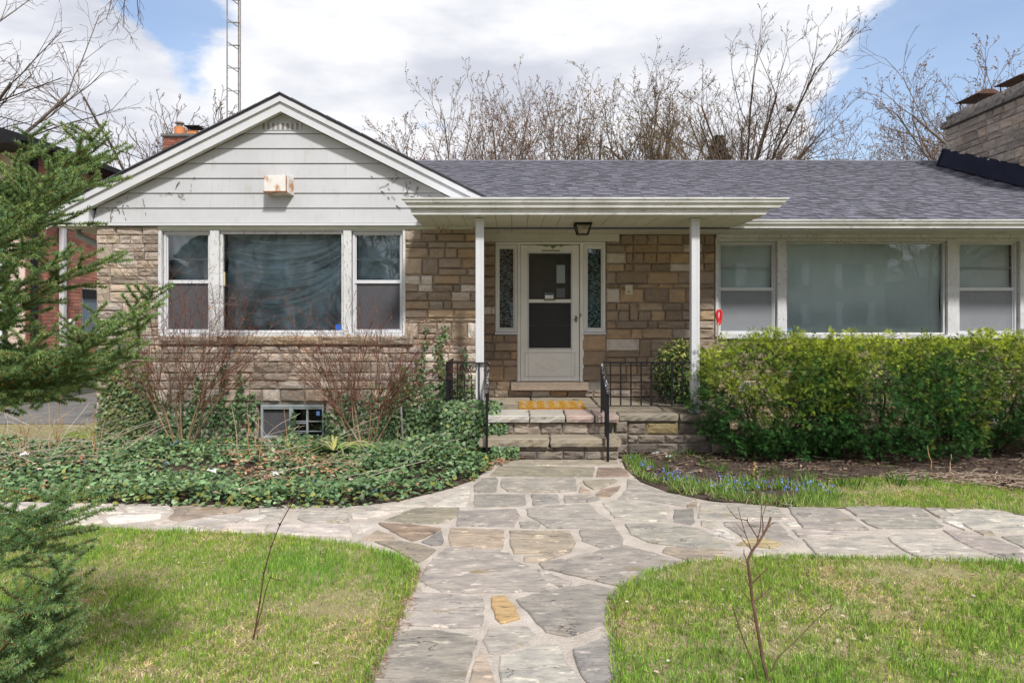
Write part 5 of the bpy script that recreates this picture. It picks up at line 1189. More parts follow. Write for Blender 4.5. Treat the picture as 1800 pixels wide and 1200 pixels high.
def bough(tip, z_drop, seed, L0=None, fresh=.5, dens=520, root=None):
    r = random.Random(seed); tip = Vector(tip); root = Vector(root) if root else Vector((-2.35, 2.6, tip.z-z_drop)); pts = []
    n = 16
    for i in range(n+1):
        u = i/n; p = root.lerp(tip, u); p.z -= .10*math.sin(PI*u)*(1 if z_drop > 0 else -.6); pts.append(p+Vector((r.gauss(0, .006), r.gauss(0, .006), r.gauss(0, .006))))
    tot = (tip-root).length
    for i in range(n):
        a, b = pts[i], pts[i+1]; u = i/n; twigs.append((*a, *b, .008*(1-u)+.002, .008*(1-u)+.0018))
        if u > .25: shoot(a, b, dens, fresh*.8)
        if u < .12: continue
        d = (b-a).normalized(); side = d.cross(Vector((0, 0, 1))).normalized()
        for sgn in (-1, 1):
            if r.random() < .30: continue
            Ls = (.085+.215*tot*(1-u)**.85)*r.uniform(.7, 1.15)
            dv = (d*r.uniform(.75, 1.05)+side*sgn*r.uniform(.55, .95)+Vector((0, 0, r.uniform(-.25, .42)))).normalized()
            q0 = a.lerp(b, r.random()); prev = q0; m = max(2, int(Ls/.07))
            for k in range(m):
                dv = (dv+Vector((r.gauss(0, .05), r.gauss(0, .05), r.gauss(.012, .05)))).normalized(); q = prev+dv*(Ls/m); shoot(prev, q, dens, fresh*(1.2 if k == m-1 else .8))
                if k < m-1 or m == 2:
                    for s2 in (-1, 1):
                        if r.random() < .50: continue
                        sv = (dv+dv.cross(Vector((0, 0, 1))).normalized()*s2*.8+Vector((0, 0, r.uniform(-.2, .4)))).normalized(); l2 = r.uniform(.05, .10)*(1.25-.5*k/m)
                        shoot(q, q+sv*l2, dens, fresh*1.25)
                prev = q
sid = 500
for px, py, d, dr in ((192, 243, 2.45, .33), (150, 262, 2.3, .30), (112, 290, 2.55, .25), (150, 322, 2.35, .22), (80, 330, 2.2, .25), (60, 262, 2.5, .3), (60, 430, 2.3, .16),
                      (140, 470, 2.45, .22), (80, 465, 2.2, .2), (262, 540, 2.45, .30), (235, 556, 2.25, .25), (250, 600, 2.4, .18), (205, 640, 2.55, .08), (190, 595, 2.2, .14), (150, 640, 2.35, .02), (100, 690, 2.4, -.02), (165, 668, 2.6, -.02), (70, 620, 2.15, .1), (40, 700, 2.3, 0), (40, 540, 2.2, .1), (60, 600, 2.7, .1), (20, 400, 2.1, .1), (40, 340, 2.8, .2)):
    bough(at(px, py, d), dr, sid, fresh=.6, dens=2100); sid += 1
for px, py, d, dr, rt in ((122, 878, 1.75, .20, None), (96, 905, 1.85, .12, None), (72, 940, 1.7, .14, None), (55, 985, 1.9, .05, None), (118, 1010, 1.62, .26, (-200, 1180, 1.7)), (104, 1040, 1.7, .2, (-200, 1200, 1.8)), (132, 1100, 1.6, .2, (-220, 1230, 1.7)), (95, 1125, 1.7, .15, (-220, 1240, 1.75)), (60, 1150, 1.62, .1, (-220, 1250, 1.7)), (30, 1080, 1.8, .1, (-200, 1200, 1.9))):
    bough(at(px, py, d), dr, sid, fresh=.35, dens=1800, root=at(*rt) if rt else None); sid += 1
P = np.concatenate([q[0] for q in ndl]); D = np.concatenate([q[1] for q in ndl]); S_ = np.concatenate([q[2] for q in ndl]); C = np.concatenate([q[3] for q in ndl])
V, T, C = scatter(P, D, NR.normal(0, 1, P.shape), S_, NV*np.array([1.0, 1, 1]), NT, C); arr_obj('needles', V, T, M['needle'], C, spr, kind='stuff')
seg_obj('twigs', twigs, (1.9, 1.25, .6), spr, kind='stuff')
mb = MB(); mb.tube([(-2.4, 2.62, 0), (-2.37, 2.6, 1.5), (-2.34, 2.6, 4.2)], [.075, .06, .015], 8); mb.build('trunk', M['bark'], spr)

# ------------------------------------------------------------------ yew bushes
def yew_tv():
    v = []; t = []
    for i in range(3):
        y = .1+i*.26; l_ = .48*(1-.4*abs(i/2-.4))
        for s in (-1, 1): b = len(v); v += [(0, y-.07, 0), (0, y+.09, .0), (s*l_, y+.30, .10 if i % 2 else -.04)]; t.append((b, b+1, b+2))
    b = len(v); v += [(-.10, .8, 0), (.10, .8, 0), (0, 1.15, .02)]; t.append((b, b+1, b+2)); return np.array(v), np.array(t)
YV, YT = yew_tv()
def in_porch(P): return (P[:, 0] < 2.82) & (P[:, 1] > 8.52) & (P[:, 2] < .56)
def yew(cx, cy, ax, ay, zt, seed, label, n=15000, zb=-.02):
    t = thing('yew_bush', label, 'bush', (cx, cy, 0), 'clipped yews under the right windows'); rs = np.random.RandomState(seed)
    u = rs.normal(0, 1, (n*2, 3)); u /= np.linalg.norm(u, axis=1, keepdims=True); m = ~((u[:, 1] > .35) & (rs.rand(len(u)) < .6)); u = u[m][:n]; n = len(u)
    p = 2.5; r = (np.abs(u)**p).sum(1)**(-1/p); hz = (zt-zb)/2; cz = zb+hz
    nf = np.array([mnoise.noise(Vector((a*2.6+seed, b*2.6, c*2.6)))+.6*mnoise.noise(Vector((a*6+seed, b*6, c*6))) for a, b, c in u])
    deep = rs.rand(n)**2.2; f8 = np.array([mnoise.noise(Vector((a*5.5*ax+seed, b*5.5*ay, c*5.5))) for a, b, c in u]); R_ = r*(1+.12*nf+.20*f8)*(1-.42*deep); under = 1
    P = np.stack([cx+u[:, 0]*R_*ax*under, cy+u[:, 1]*R_*ay*under, cz+u[:, 2]*R_*hz], 1); P += rs.normal(0, .018, P.shape)
    keep = (P[:, 2] > .06)&(P[:, 1] < 10.3)&~in_porch(P); P = P[keep]; u = u[keep]; deep = deep[keep]; n = len(P)
    D = u*np.array([1/ax, 1/ay, .9/hz])*.8+rs.normal(0, .75, (n, 3))+np.array([0, -.05, .32]); Nn = rs.normal(0, .6, (n, 3))+np.array([0, 0, 1.])
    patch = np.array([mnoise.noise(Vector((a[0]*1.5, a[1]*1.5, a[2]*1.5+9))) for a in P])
    w = np.clip((P[:, 2]-.75)/1.1+.70*patch+rs.normal(0, .22, n), 0, 1)[:, None]*np.clip(1-deep*1.2, .15, 1)[:, None]   # yellow new tips, plus a lit top and shaded base put into the colour
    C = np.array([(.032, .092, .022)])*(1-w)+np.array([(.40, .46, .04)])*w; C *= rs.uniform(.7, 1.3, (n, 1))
    g2 = rs.rand(n) < .012; C[g2] = (.20, .18, .04)
    # sprigs gathered in rosettes
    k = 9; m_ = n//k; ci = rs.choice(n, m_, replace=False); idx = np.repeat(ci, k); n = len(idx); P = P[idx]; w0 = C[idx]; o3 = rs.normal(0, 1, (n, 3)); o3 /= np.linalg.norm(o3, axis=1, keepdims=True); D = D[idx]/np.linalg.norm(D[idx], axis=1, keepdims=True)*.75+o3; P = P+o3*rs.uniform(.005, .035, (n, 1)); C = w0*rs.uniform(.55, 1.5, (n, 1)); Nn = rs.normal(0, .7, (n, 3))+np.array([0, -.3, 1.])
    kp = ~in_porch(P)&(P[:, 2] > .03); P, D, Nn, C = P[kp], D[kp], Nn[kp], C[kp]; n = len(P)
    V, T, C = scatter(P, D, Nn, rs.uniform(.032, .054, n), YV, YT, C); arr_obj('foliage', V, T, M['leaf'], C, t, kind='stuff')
    g = Grower(seed, levels=2, jit=.12, trop=.03, ratio=.55, seglen=.2, minr=.004, kids=(1, 2))
    for i in range(7): a = 2*PI*i/7; g.grow((cx+.08*math.cos(a), cy+.08*math.sin(a), -.02), (math.cos(a)*.9, math.sin(a)*.7, .9), min(ax, hz*2)*.8, .02)
    sg_ = [s for s in g.thick+g.thin if not (s[3] < 2.85 and s[4] > 8.45 and s[5] < .6)]
    seg_obj('stems', sg_, (.8, .62, .5), t, sides=4, kind='stuff')
    # long stray shoots over the top
    st = []; L_ = []
    for i in range(9):
        x = cx+rs.uniform(-.8, .8)*ax; y = cy+rs.uniform(-.5, .3)*ay; z = zt-.06; h = rs.uniform(.06, .17); dx = rs.uniform(-.05, .08); st.append((x, y, z, x+dx, y, z+h, .003, .002))
        for q in np.linspace(.1, 1, 7): L_.append((x+dx*q, y, z+h*q))
    seg_obj('stray_shoots', st, (.5, .8, .3), t, kind='stuff'); buds(L_, .03, [(.10, .17, .03), (.16, .2, .04)], t, seed, name='stray_leaves')
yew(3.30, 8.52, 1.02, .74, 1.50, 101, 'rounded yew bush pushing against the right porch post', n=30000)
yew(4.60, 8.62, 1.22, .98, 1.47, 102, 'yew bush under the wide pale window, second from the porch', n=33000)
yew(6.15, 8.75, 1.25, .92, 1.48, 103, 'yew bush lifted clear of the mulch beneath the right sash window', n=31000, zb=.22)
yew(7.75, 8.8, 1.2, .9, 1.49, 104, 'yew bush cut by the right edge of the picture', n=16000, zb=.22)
# broad-leaved shrub on the porch end
shb = thing('variegated_shrub', 'cream and green leaved shrub behind the right railing of the porch', 'bush', (2.5, 9.75, PZ)); rs = np.random.RandomState(8); n = 2600
u = rs.normal(0, 1, (n, 3)); u /= np.linalg.norm(u, axis=1, keepdims=True); P = np.array([2.42, 9.72, .93])+u*np.array([.42, .36, .47])*rs.uniform(.55, 1.05, (n, 1)); P = P[P[:, 2] > .54]; n = len(P)
LV = np.array([(0, 0, 0), (.28, .35, .06), (.2, .75, .04), (0, 1, 0), (-.2, .75, .04), (-.28, .35, .06)]); LT = np.array([(0, 1, 5), (1, 2, 5), (2, 4, 5), (2, 3, 4)])
w = np.clip(rs.rand(n)*1.2-.5+(P[:, 2]-.9)*.9, 0, 1)[:, None]; C = np.array([(.04, .085, .03)])*(1-w)+np.array([(.40, .42, .12)])*w
V, T, C = scatter(P, rs.normal(0, .6, (n, 3))+np.array([0, -.4, -.1]), rs.normal(0, .6, (n, 3))+np.array([0, -.5, .6]), rs.uniform(.045, .075, n), LV, LT, C); arr_obj('foliage', V, T, M['leaf'], C, shb, kind='stuff')
g = Grower(9, levels=1, jit=.1, seglen=.15, minr=.004)
for i in range(5): g.grow((2.42, 9.75, PZ-.01), (math.cos(i*1.3)*.5, math.sin(i*1.3)*.4, 1), .7, .012)
seg_obj('stems', g.thick+g.thin, (.7, .6, .5), shb, kind='stuff')

# ------------------------------------------------------------------ ivy
IVv = np.array([(0, .3, .05), (0, 0, 0), (.3, -.12, -.02), (.55, .12, -.06), (.33, .32, 0), (.42, .62, -.05), (.15, .6, .01), (0, 1, -.04), (-.15, .6, .01), (-.42, .62, -.05), (-.33, .32, 0), (-.55, .12, -.06), (-.3, -.12, -.02)])
IVt = np.array([(0, i, i+1) for i in range(1, 12)]+[(0, 12, 1)]); IVv = IVv[[0, 1, 3, 4, 5, 7, 9, 10, 11]]; IVt = np.array([(0, i, i+1) for i in range(1, 8)]+[(0, 8, 1)])
def ivy_h(x, y):
    h = .062+.045*sines(x, y, 5, 3)+.03*sines(x, y, 14, 4)
    h = h+.27*np.exp(-(((x+1.08)/.60)**2+((y-7.85)/.62)**2))+.10*np.exp(-(((x+2.6)/2.2)**2+((y-6.35)/.3)**2))
    return np.maximum(h, .02)
ivy = thing('ivy_bed', 'low carpet of dark green ivy filling the bed left of the steps', 'ivy', (-3, 7.8, 0)) if 0 else None
IVPOLY = [(x, y-.02) for x, y in EDGE_FL]+[(-.33, 8.35), (-.32, 8.6), (-.92, 8.6), (-.92, 9.46), (-5.78, 9.46), (-9.0, 9.0)]
def ivy_cols(n, rs, x, y, warm=.06):
    C = np.array([(.092, .165, .066), (.128, .215, .092), (.20, .295, .14), (.060, .112, .050)])[rs.randint(0, 4, n)]*rs.uniform(.75, 1.3, (n, 1))
    m = rs.rand(n) < warm; C[m] = np.array((.20, .22, .05))*rs.uniform(.6, 1.3, (m.sum(), 1)); return C
rs = np.random.RandomState(31); x, y = sample_poly(IVPOLY, 36000, rs)
thin = sines(x, y, 2.1, 9)
bx = np.exp(-(((x+2.9)/1.1)**2+((y-7.6)/.35)**2)); kp = rs.rand(len(x)) > np.clip(bx*1.0+.45*(thin > .6), 0, .95); far_ = (x < -4.6)&(y < 7.75)&(y > 7.15); kp &= ~(far_ & (rs.rand(len(x)) < .45)); kp &= x > -.80*y-.5; x = x[kp]; y = y[kp]; n = len(x)
edge = np.zeros(n); ex = np.array([p[0] for p in EDGE_FL]); ey = np.array([p[1] for p in EDGE_FL]); o_ = np.argsort(ex); edge = y-np.interp(x, ex[o_], ey[o_])
hh = ivy_h(x, y)*np.clip(edge/.10+.25, .12, 1); z = hh*rs.uniform(.35, 1.05, n)+.015
Nn = rs.normal(0, .42, (n, 3))+np.array([0, -.25, 1.]); D = rs.normal(0, 1, (n, 3))*np.array([1, 1, .35])+np.array([0, -.55, -.05])
C = ivy_cols(n, rs, x, y, .05); m = (edge < .07)&(rs.rand(n) < .30); C[m] = np.array((.22, .23, .06))*rs.uniform(.6, 1.2, (m.sum(), 1)); lf = (x < -1.6)&(rs.rand(n) < .3); C[lf] *= 1.35
V1 = scatter(np.stack([x, y, z], 1), D, Nn, rs.uniform(.032, .060, n), IVv, IVt, C)
V, T, C = V1; arr_obj('ivy', V, T, M['ivyleaf'], C, None, 'stuff', 'low carpet of dark green ivy filling the bed left of the porch steps', 'ivy')
# ivy climbing the wall and the porch side
rs = np.random.RandomState(32); pts = []
def climb(px0, px1, ytop, ybot, n, d=DL, pw=1.6, dy=.09):
    for _ in range(n):
        u = rs.rand()**(1/pw); py = ytop+(ybot-ytop)*u; px = rs.uniform(px0, px1)+rs.normal(0, 3); off = .03+dy*rs.rand()*(u**2)*1.2; p = at(px, py, d); pts.append((p.x, d-off, p.z))
def strand(px, ytop, ybot, wd, n, d=DL):
    for _ in range(n):
        u = rs.rand()**.8; py = ytop+(ybot-ytop)*u; p = at(px+6*math.sin(py*.05+px)+rs.normal(0, wd*(.4+.8*u)), py, d); pts.append((p.x, d-.03-.05*rs.rand(), p.z))
climb(176, 262, 650, 775, 1000, pw=1.1); climb(176, 455, 690, 778, 1100, pw=1.5); climb(262, 452, 655, 740, 260, pw=2.5); climb(572, 838, 672, 780, 1700, pw=1.5); climb(690, 838, 640, 760, 700, pw=1.8)
for a, b, c, w_, n_ in ((745, 572, 760, 5, 170), (778, 571, 760, 9, 330), (812, 605, 760, 6, 130), (715, 640, 740, 8, 150), (205, 610, 700, 7, 120), (262, 650, 740, 6, 110), (236, 630, 720, 6, 110), (390, 640, 750, 5, 90), (420, 650, 750, 5, 80), (345, 660, 750, 6, 80), (512, 720, 772, 4, 80), (690, 660, 740, 6, 60)): strand(a, b, c, w_, n_)
n0 = len(pts)
for _ in range(900):
    u, v = rs.rand(), rs.rand(); px = 775+105*u; py = 702+85*v; p = at(px, py, 8.55-.25*v*rs.rand()); pts.append(tuple(p))
for _ in range(90): p = at(rs.uniform(866, 892), rs.uniform(742, 758), 8.5); pts.append((p.x, 8.48, p.z))
for _ in range(220): p = at(rs.uniform(866, 912), rs.uniform(782, 808), 8.25); pts.append((p.x, 8.22-.05*rs.rand(), max(.02, p.z)))
P = np.array(pts); n = len(P); Nn = rs.normal(0, .4, (n, 3))+np.array([0, -1, .35]); D = rs.normal(0, .55, (n, 3))+np.array([0, -.15, -1.]); C = ivy_cols(n, rs, P[:, 0], P[:, 1], .03)*.95
m = (P[:, 0] < -4.9)&(P[:, 1] > 9)&(rs.rand(n) < .6); C[m] = np.array((.17, .19, .075))*rs.uniform(.6, 1.3, (m.sum(), 1))  # leaves at the left wall end: sunlight painted in as lighter olive
V, T, C = scatter(P, D, Nn, rs.uniform(.030, .056, n), IVv, IVt, C); arr_obj('climbing_ivy', V, T, M['ivyleaf'], C, None, 'stuff', 'ivy climbing the lower stone wall and the left side of the porch', 'ivy')
# ivy runners (thin woody stems on the wall)
sgm = []
for px, y0, y1 in ((778, 760, 575), (745, 760, 575), (812, 750, 610), (700, 740, 640), (262, 740, 650), (236, 740, 632), (205, 740, 612)):
    prev = at(px, y0, DL-.03)
    for k in range(1, 12): q = at(px+6*math.sin((y0+(y1-y0)*k/11)*.05+px)+R.uniform(-2, 2), y0+(y1-y0)*k/11, DL-.03); sgm.append((*prev, *q, .004, .004)); prev = q
seg_obj('ivy_stems', sgm, (.9, .6, .4), None); tag(bpy.data.objects['ivy_stems'], 'thin woody ivy stems clinging to the stone wall', 'ivy', kind='stuff')

# ------------------------------------------------------------------ barberry bushes
def barberry(px, d, topz, wd, seed, label, px_lo, stems=9, tot=1.0):
    x = (px-900)/F*d; t = thing('barberry_bush', label, 'bush', (x, d, 0)); r = random.Random(seed)
    g = Grower(seed, levels=2, jit=.10, trop=-.015, ratio=.55, ang=(16, 50), kids=(0, 1), seglen=.085, minr=.0019, start=.1, taper=.5, rratio=.62); wood = []
    for i in range(stems):
        a = 2*PI*i/stems+r.uniform(-.3, .3); b0 = Vector((x+.12*math.cos(a)*wd, d+.08*math.sin(a), 0)); lean = Vector((math.cos(a)*.42*wd, math.sin(a)*.22-.05, 1)).normalized()
        p = b0; hL = topz*r.uniform(.30, .42); rad = r.uniform(.010, .018)
        for k in range(4): lean = (lean+Vector((r.gauss(0, .06), r.gauss(0, .05), 0))).normalized(); q = p+lean*hL/4; wood.append((*p, *q, rad*(1-.1*k), rad*(.9-.1*k))); p = q
        for k in range(r.randint(5, 6)):
            dv = (lean+Vector((r.gauss(0, .42*wd), r.gauss(0, .22), r.uniform(-.1, .35)))).normalized(); g.grow(p-lean*hL*.3*r.random(), dv, topz*r.uniform(.48, .82)*tot, .0055)
    seg_obj('woody_stems', wood, (2.0, 1.55, 1.15), t, sides=5)
    S_ = [s for s in g.thick+g.thin if s[4] < DL-.06 and s[1] < DL-.06]
    tn = [((1.35, .58, .48) if r.random() < .6 else (1.5, 1.1, .88)) for _ in S_]
    seg_obj('twigs', S_, None, t, kind='stuff', tints=tn)
    nd = [s[3:6] for s in S_]; buds(nd, .011, [(.22, .035, .03), (.18, .03, .03), (.30, .05, .04), (.10, .05, .03)], t, seed)
    buds([nd[k] for k in range(0, len(nd), 90)], .03, [(.50, .24, .08)], t, seed+1, name='dead_leaves')
barberry(322, 9.1, 2.0, 1.0, 201, 'reddish bare barberry bush in front of the narrow left sash window', 0, stems=9)
barberry(640, 9.0, 1.62, 1.1, 202, 'reddish brown bare barberry bush between the picture window and the ivy', 0, stems=10)

# ------------------------------------------------------------------ dry stems, lily, stake, litter
def stems_thing(name, label, cat, Ls, d0=None, extra=0, region=None, seed=1, rad=.006, m='dry'):
    r = random.Random(seed); segs = []; tn = []; bx_ = None
    for (bx1, by1, tx, ty) in Ls:
        b = gp(bx1, by1); bx_ = bx_ or b; n = 5; prev = Vector((b[0], b[1], 0)); top = at(tx, ty, b[1]); c = r.choice([(.40, .22, .10), (.36, .20, .09), (.42, .33, .22), (.34, .24, .14)])
        for k in range(1, n+1):
            q = Vector((b[0], b[1], 0)).lerp(top, k/n)+Vector((r.gauss(0, .006), r.gauss(0, .02), 0)); segs.append((*prev, *q, rad*1.35*(1.1-.1*k), rad*1.35*(1-.1*k))); tn.append(c); prev = q
    for i in range(extra):
        px, py = r.uniform(region[0], region[1]), r.uniform(region[2], region[3]); b = gp(px, py); p = Vector((b[0], b[1], r.uniform(.05, .25))); a = r.uniform(0, 2*PI); dv = Vector((math.cos(a), math.sin(a)*.6, r.uniform(-.02, .75))).normalized(); c = r.choice([(.44, .38, .31), (.50, .44, .37), (.36, .26, .18)]); L_ = r.uniform(.25, .85)
        for k in range(6): dv = (dv+Vector((r.gauss(0, .08), r.gauss(0, .08), r.gauss(-.04, .06)))).normalized(); q = p+dv*L_/6; segs.append((*p, *q, .0028, .0024)); tn.append(c); p = q
    t = thing(name, label, cat, (bx_[0], bx_[1], 0)); seg_obj('dry_stem' if len(segs) < 8 else 'dry_stems', segs, None, t, m, sides=4, tints=tn, kind='stuff' if len(segs) > 60 else None); return t
Z5 = lambda L_: [tuple((v/5 if i % 2 == 0 else 640+v/5) for i, v in enumerate(q)) for q in L_]
stems_thing('dead_shrub', 'thicket of pale dead stems in the ivy below the spruce', 'shrub', Z5([(150, 840, 20, 560), (210, 840, 105, 480), (240, 830, 200, 400), (262, 840, 262, 330), (385, 800, 280, 450), (455, 760, 465, 430), (365, 820, 300, 500), (510, 790, 555, 430), (815, 885, 828, 385), (850, 885, 915, 490), (800, 700, 760, 480), (1195, 660, 1240, 550), (440, 800, 420, 300), (480, 790, 530, 260), (560, 870, 700, 700), (250, 845, 160, 520), (860, 780, 720, 560)]), extra=105, region=(-30, 230, 775, 835), seed=3)
Z4 = lambda L_: [tuple((400+v/4 if i % 2 == 0 else 600+v/4) for i, v in enumerate(q)) for q in L_]
stems_thing('stem_cluster', 'upright straw coloured stems in front of the basement window', 'stems', Z4([(85, 830, 30, 400), (145, 810, 140, 430), (150, 840, 132, 560), (232, 880, 215, 520), (240, 870, 236, 660), (410, 830, 397, 420), (255, 815, 150, 590), (436, 820, 436, 740), (180, 800, 190, 690), (500, 820, 440, 740), (1190, 800, 1195, 620), (1230, 780, 1275, 640)]), extra=48, region=(400, 740, 795, 860), seed=5, rad=.005)
stems_thing('dry_stalk', 'taller dead stalk in the mulch under the yews', 'stalk', [(1638, 830, 1634, 784)], seed=6, rad=.006, extra=0)
stems_thing('dry_stalk', 'shorter dead stalk in the mulch, right of the taller one', 'stalk', [(1668, 832, 1672, 798)], seed=7, rad=.005, extra=0)
stems_thing('cut_stalk', 'short pinkish forked stalk among the blue flowers', 'stalk', [(1325, 838, 1326, 812), (1326, 826, 1331, 814)], seed=8, rad=.012)
lily = thing('lily_clump', 'clump of arching strap leaves in the ivy below the basement window', 'plant', (-1.9, 8.0, 0)); lb = gp(588, 806); r = random.Random(12)
for i in range(34):
    a = r.uniform(0, 2*PI); L_ = r.uniform(.45, .95); m_ = MB(); n = 7; c = r.choice([(.17, .28, .08), (.24, .34, .12), (.40, .40, .13), (.14, .24, .08), (.42, .35, .18)]); m_.tint = c; w0 = r.uniform(.011, .020); prev = None
    e = r.uniform(.35, .75)
    for k in range(n+1):
        u = k/n; p = Vector((lb[0]+math.cos(a)*L_*u*.95, lb[1]+math.sin(a)*L_*u*.7, .06+L_*(e*u-1.05*e*u*u)+.03)); sd = Vector((-math.sin(a), math.cos(a), .15))*w0*(1-u**3); b = len(m_.v); m_.v += [tuple(p-sd), tuple(p+sd)]
        if k: m_.face((b-2, b-1, b+1, b))
    m_.build('leaf', M['leaf'], lily)
mb = MB(); p = at(705, 714, 8.75); mb.tube([(p.x+.03, 8.75, 0), (p.x, 8.75, p.z)], .012, 6); mb.build('garden_stake', M['steel'], cat='stake', label='thin grey stake standing in the ivy right of the barberry')
CR = np.array([(0, 0, 0), (.35, .3, .12), (.3, .75, .18), (0, 1, .05), (-.3, .7, .15), (-.36, .3, .1), (0, .5, 0)]); CT = np.array([(6, i, (i+1) % 6) for i in range(6)])
def litter(name, label, polys, cols, size, seed, zf, parent=None, kind='stuff'):
    rs = np.random.RandomState(seed); X = []; Y = []
    for pl, n in polys: a, b = sample_poly(pl, n, rs); X.append(a); Y.append(b)
    x = np.concatenate(X); y = np.concatenate(Y); n = len(x); z = zf(x, y); C = np.array(cols)[rs.randint(0, len(cols), n)]*rs.uniform(.75, 1.25, (n, 1))
    V, T, C = scatter(np.stack([x, y, z], 1), rs.normal(0, 1, (n, 3))*np.array([1, 1, .15]), rs.normal(0, .35, (n, 3))+np.array([0, 0, 1]), rs.uniform(*size, n), CR*np.array([.75, 1, 1]), CT, C)
    return arr_obj(name, V, T, M['dry'], C, parent, kind, label, 'dead leaves')
TANS = [(.34, .20, .11), (.28, .16, .09), (.40, .28, .18), (.46, .38, .30), (.22, .13, .08), (.34, .15, .08)]
G_ = lambda L_: [gp(*p) for p in L_]
litter('dead_leaves', 'brown dead leaves caught in the ivy and at the foot of the steps', [(G_([(395, 800), (560, 800), (640, 840), (560, 860), (420, 850)]), 800), (G_([(840, 835), (905, 812), (935, 806), (870, 790), (850, 800)]), 330), (IVPOLY, 900), (G_([(430, 775), (580, 775), (590, 790), (430, 790)]), 60), (G_([(0, 812), (150, 812), (200, 830), (0, 835)]), 160)], TANS, (.03, .06), 3, lambda x, y: .035+ivy_h(x, y)*.7*(x < -.5))
litter('mulch', 'brown mulch and dead leaves under the yew bushes', [(BED_R, 6500), (G_([(1600, 842), (1800, 846), (1900, 866), (1760, 866)]), 700)], [(.15, .09, .06), (.10, .06, .045), (.20, .13, .09), (.28, .19, .13), (.07, .045, .035)], (.025, .06), 4, lambda x, y: .025+.02*sines(x, y, 8, 1))
VIS_L = G_([(-60, 935), (200, 935), (420, 950), (620, 970), (700, 1000), (690, 1080), (640, 1200), (0, 1230)]); VIS_R = G_([(1100, 1045), (1230, 998), (1500, 992), (1800, 1000), (1900, 1230), (1110, 1230)])
litter('dead_leaves', 'few curled pale leaves scattered over the lawns', [(VIS_L, 70), (VIS_R, 110), (STRIP_R, 30)], [(.34, .24, .15), (.42, .34, .26), (.26, .15, .09), (.48, .41, .34), (.22, .14, .09)], (.013, .034), 6, lambda x, y: .036+0*x)
# straw strips in the mulch
rs = np.random.RandomState(41); x, y = sample_poly(G_([(1560, 838), (1700, 836), (1850, 846), (1900, 868), (1740, 862), (1640, 852), (1540, 850)]), 420, rs); x2, y2 = sample_poly(BED_R, 700, rs); x = np.r_[x, x2]; y = np.r_[y, y2]; n = len(x); a = rs.normal(0, .7, n); l_ = rs.uniform(.04, .16, n)
dx = np.cos(a)*l_/2; dyy = np.sin(a)*l_/2; z = .03+.03*rs.rand(n); sgs = [tuple(q) for q in np.stack([x-dx, y-dyy, z, x+dx, y+dyy, z+rs.normal(0, .012, n), np.full(n, .0028), np.full(n, .002)], 1)]
o = seg_obj('straw', sgs, None, None, 'dry', tints=[(.34, .25, .17) if rs.rand() < .6 else (.5, .42, .33) for _ in range(n)]); tag(o, 'dry straw stalks strewn on the mulch', 'straw', kind='stuff')
# rusty needle litter along the lawn edges of the path
rs = np.random.RandomState(42); sgs = []
def along(edge, lo, hi, n, sgn):
    pl = [Vector(p) for p in edge[lo:hi]]
    for _ in range(n):
        i = rs.randint(0, len(pl)-1); p = pl[i].lerp(pl[i+1], rs.rand()); nn = (pl[i+1]-pl[i]).normalized(); nn = Vector((-nn.y, nn.x))*sgn; p = p+nn*rs.normal(.012, .03); a = rs.uniform(0, PI); l2 = rs.uniform(.006, .018)
        sgs.append((p.x-math.cos(a)*l2, p.y-math.sin(a)*l2, .008+.012*rs.rand(), p.x+math.cos(a)*l2, p.y+math.sin(a)*l2, .008+.012*rs.rand(), .0016, .0012))
along(EDGE_LL, 10, 18, 1500, 1); along(EDGE_RL, 1, 6, 1100, -1)
o = seg_obj('needle_litter', sgs, None, None, 'dry', tints=[(.30, .16, .11) if rs.rand() < .6 else (.40, .29, .21) for _ in sgs]); tag(o, 'rusty needle litter along the grass edges of the path', 'needles', kind='stuff')
for i, (px, py, s, lab) in enumerate(((372, 838, .055, 'pale crumpled leaf like scrap in the ivy near the dry stems'), (45, 808, .07, 'white scrap lying at the foot of the dead shrub'), (1312-8, 792+10, .0, ''), (485, 840, .045, 'small pale scrap in the ivy left of the lily clump'))):
    if s == 0: continue
    b = gp(px, py+14); mb = MB(); r = random.Random(i+50)
    for j in range(5): mb.poly([(b[0]+r.uniform(-s, s), b[1]+r.uniform(-s, s)*.6, .11+r.uniform(0, s*1.2)) for _ in range(3)])
    mb.build('paper_scrap', M['paper'], cat='scrap', label=lab)
for i, (px, py) in enumerate(((1152, 802), (1178, 808))):
    b = gp(px, py); mb = MB(); r = random.Random(i+70)
    for j in range(6): mb.poly([(b[0]+r.uniform(-.06, .06), b[1]+r.uniform(-.04, .04), .03+r.uniform(0, .04)) for _ in range(3)])
    mb.build('paper_scrap', M['paper'], cat='scrap', label=['white scrap on the soil right of the steps', 'smaller white scrap near the porch wall'][i])

# ------------------------------------------------------------------ saplings on the lawns
def sapling(base_d, region, lines, label, loc, radk=.62, tint=(1.1, .72, .6)):
    ox, oy, s = region; t = thing('sapling', label, 'sapling', loc); r = random.Random(5)
    for j, (name, r0, r1, pts) in enumerate(lines):
        P = [at(ox+u/s, oy+v/s, base_d) for u, v in pts]; off = 0 if j == 0 else r.uniform(-.05, .05)
        for i, p in enumerate(P): p.y += off*i/len(P)+r.uniform(-.004, .004)*(i > 0)
        n = len(P); mb = MB(); mb.tint = tint if name != 'green_stem' else (.9, .95, .4); mb.tube(P, [(r0+(r1-r0)*i/(n-1))*radk for i in range(n)], 6); mb.build('stem' if name == 'green_stem' else name, M['bark'], t)
        for p in P[1:-1]:
            if r0 < .01: m2 = MB(); m2.tint = tint; m2.ball(p, r0*radk*1.4, 5, 3); m2.build('bud', M['bark'], t)
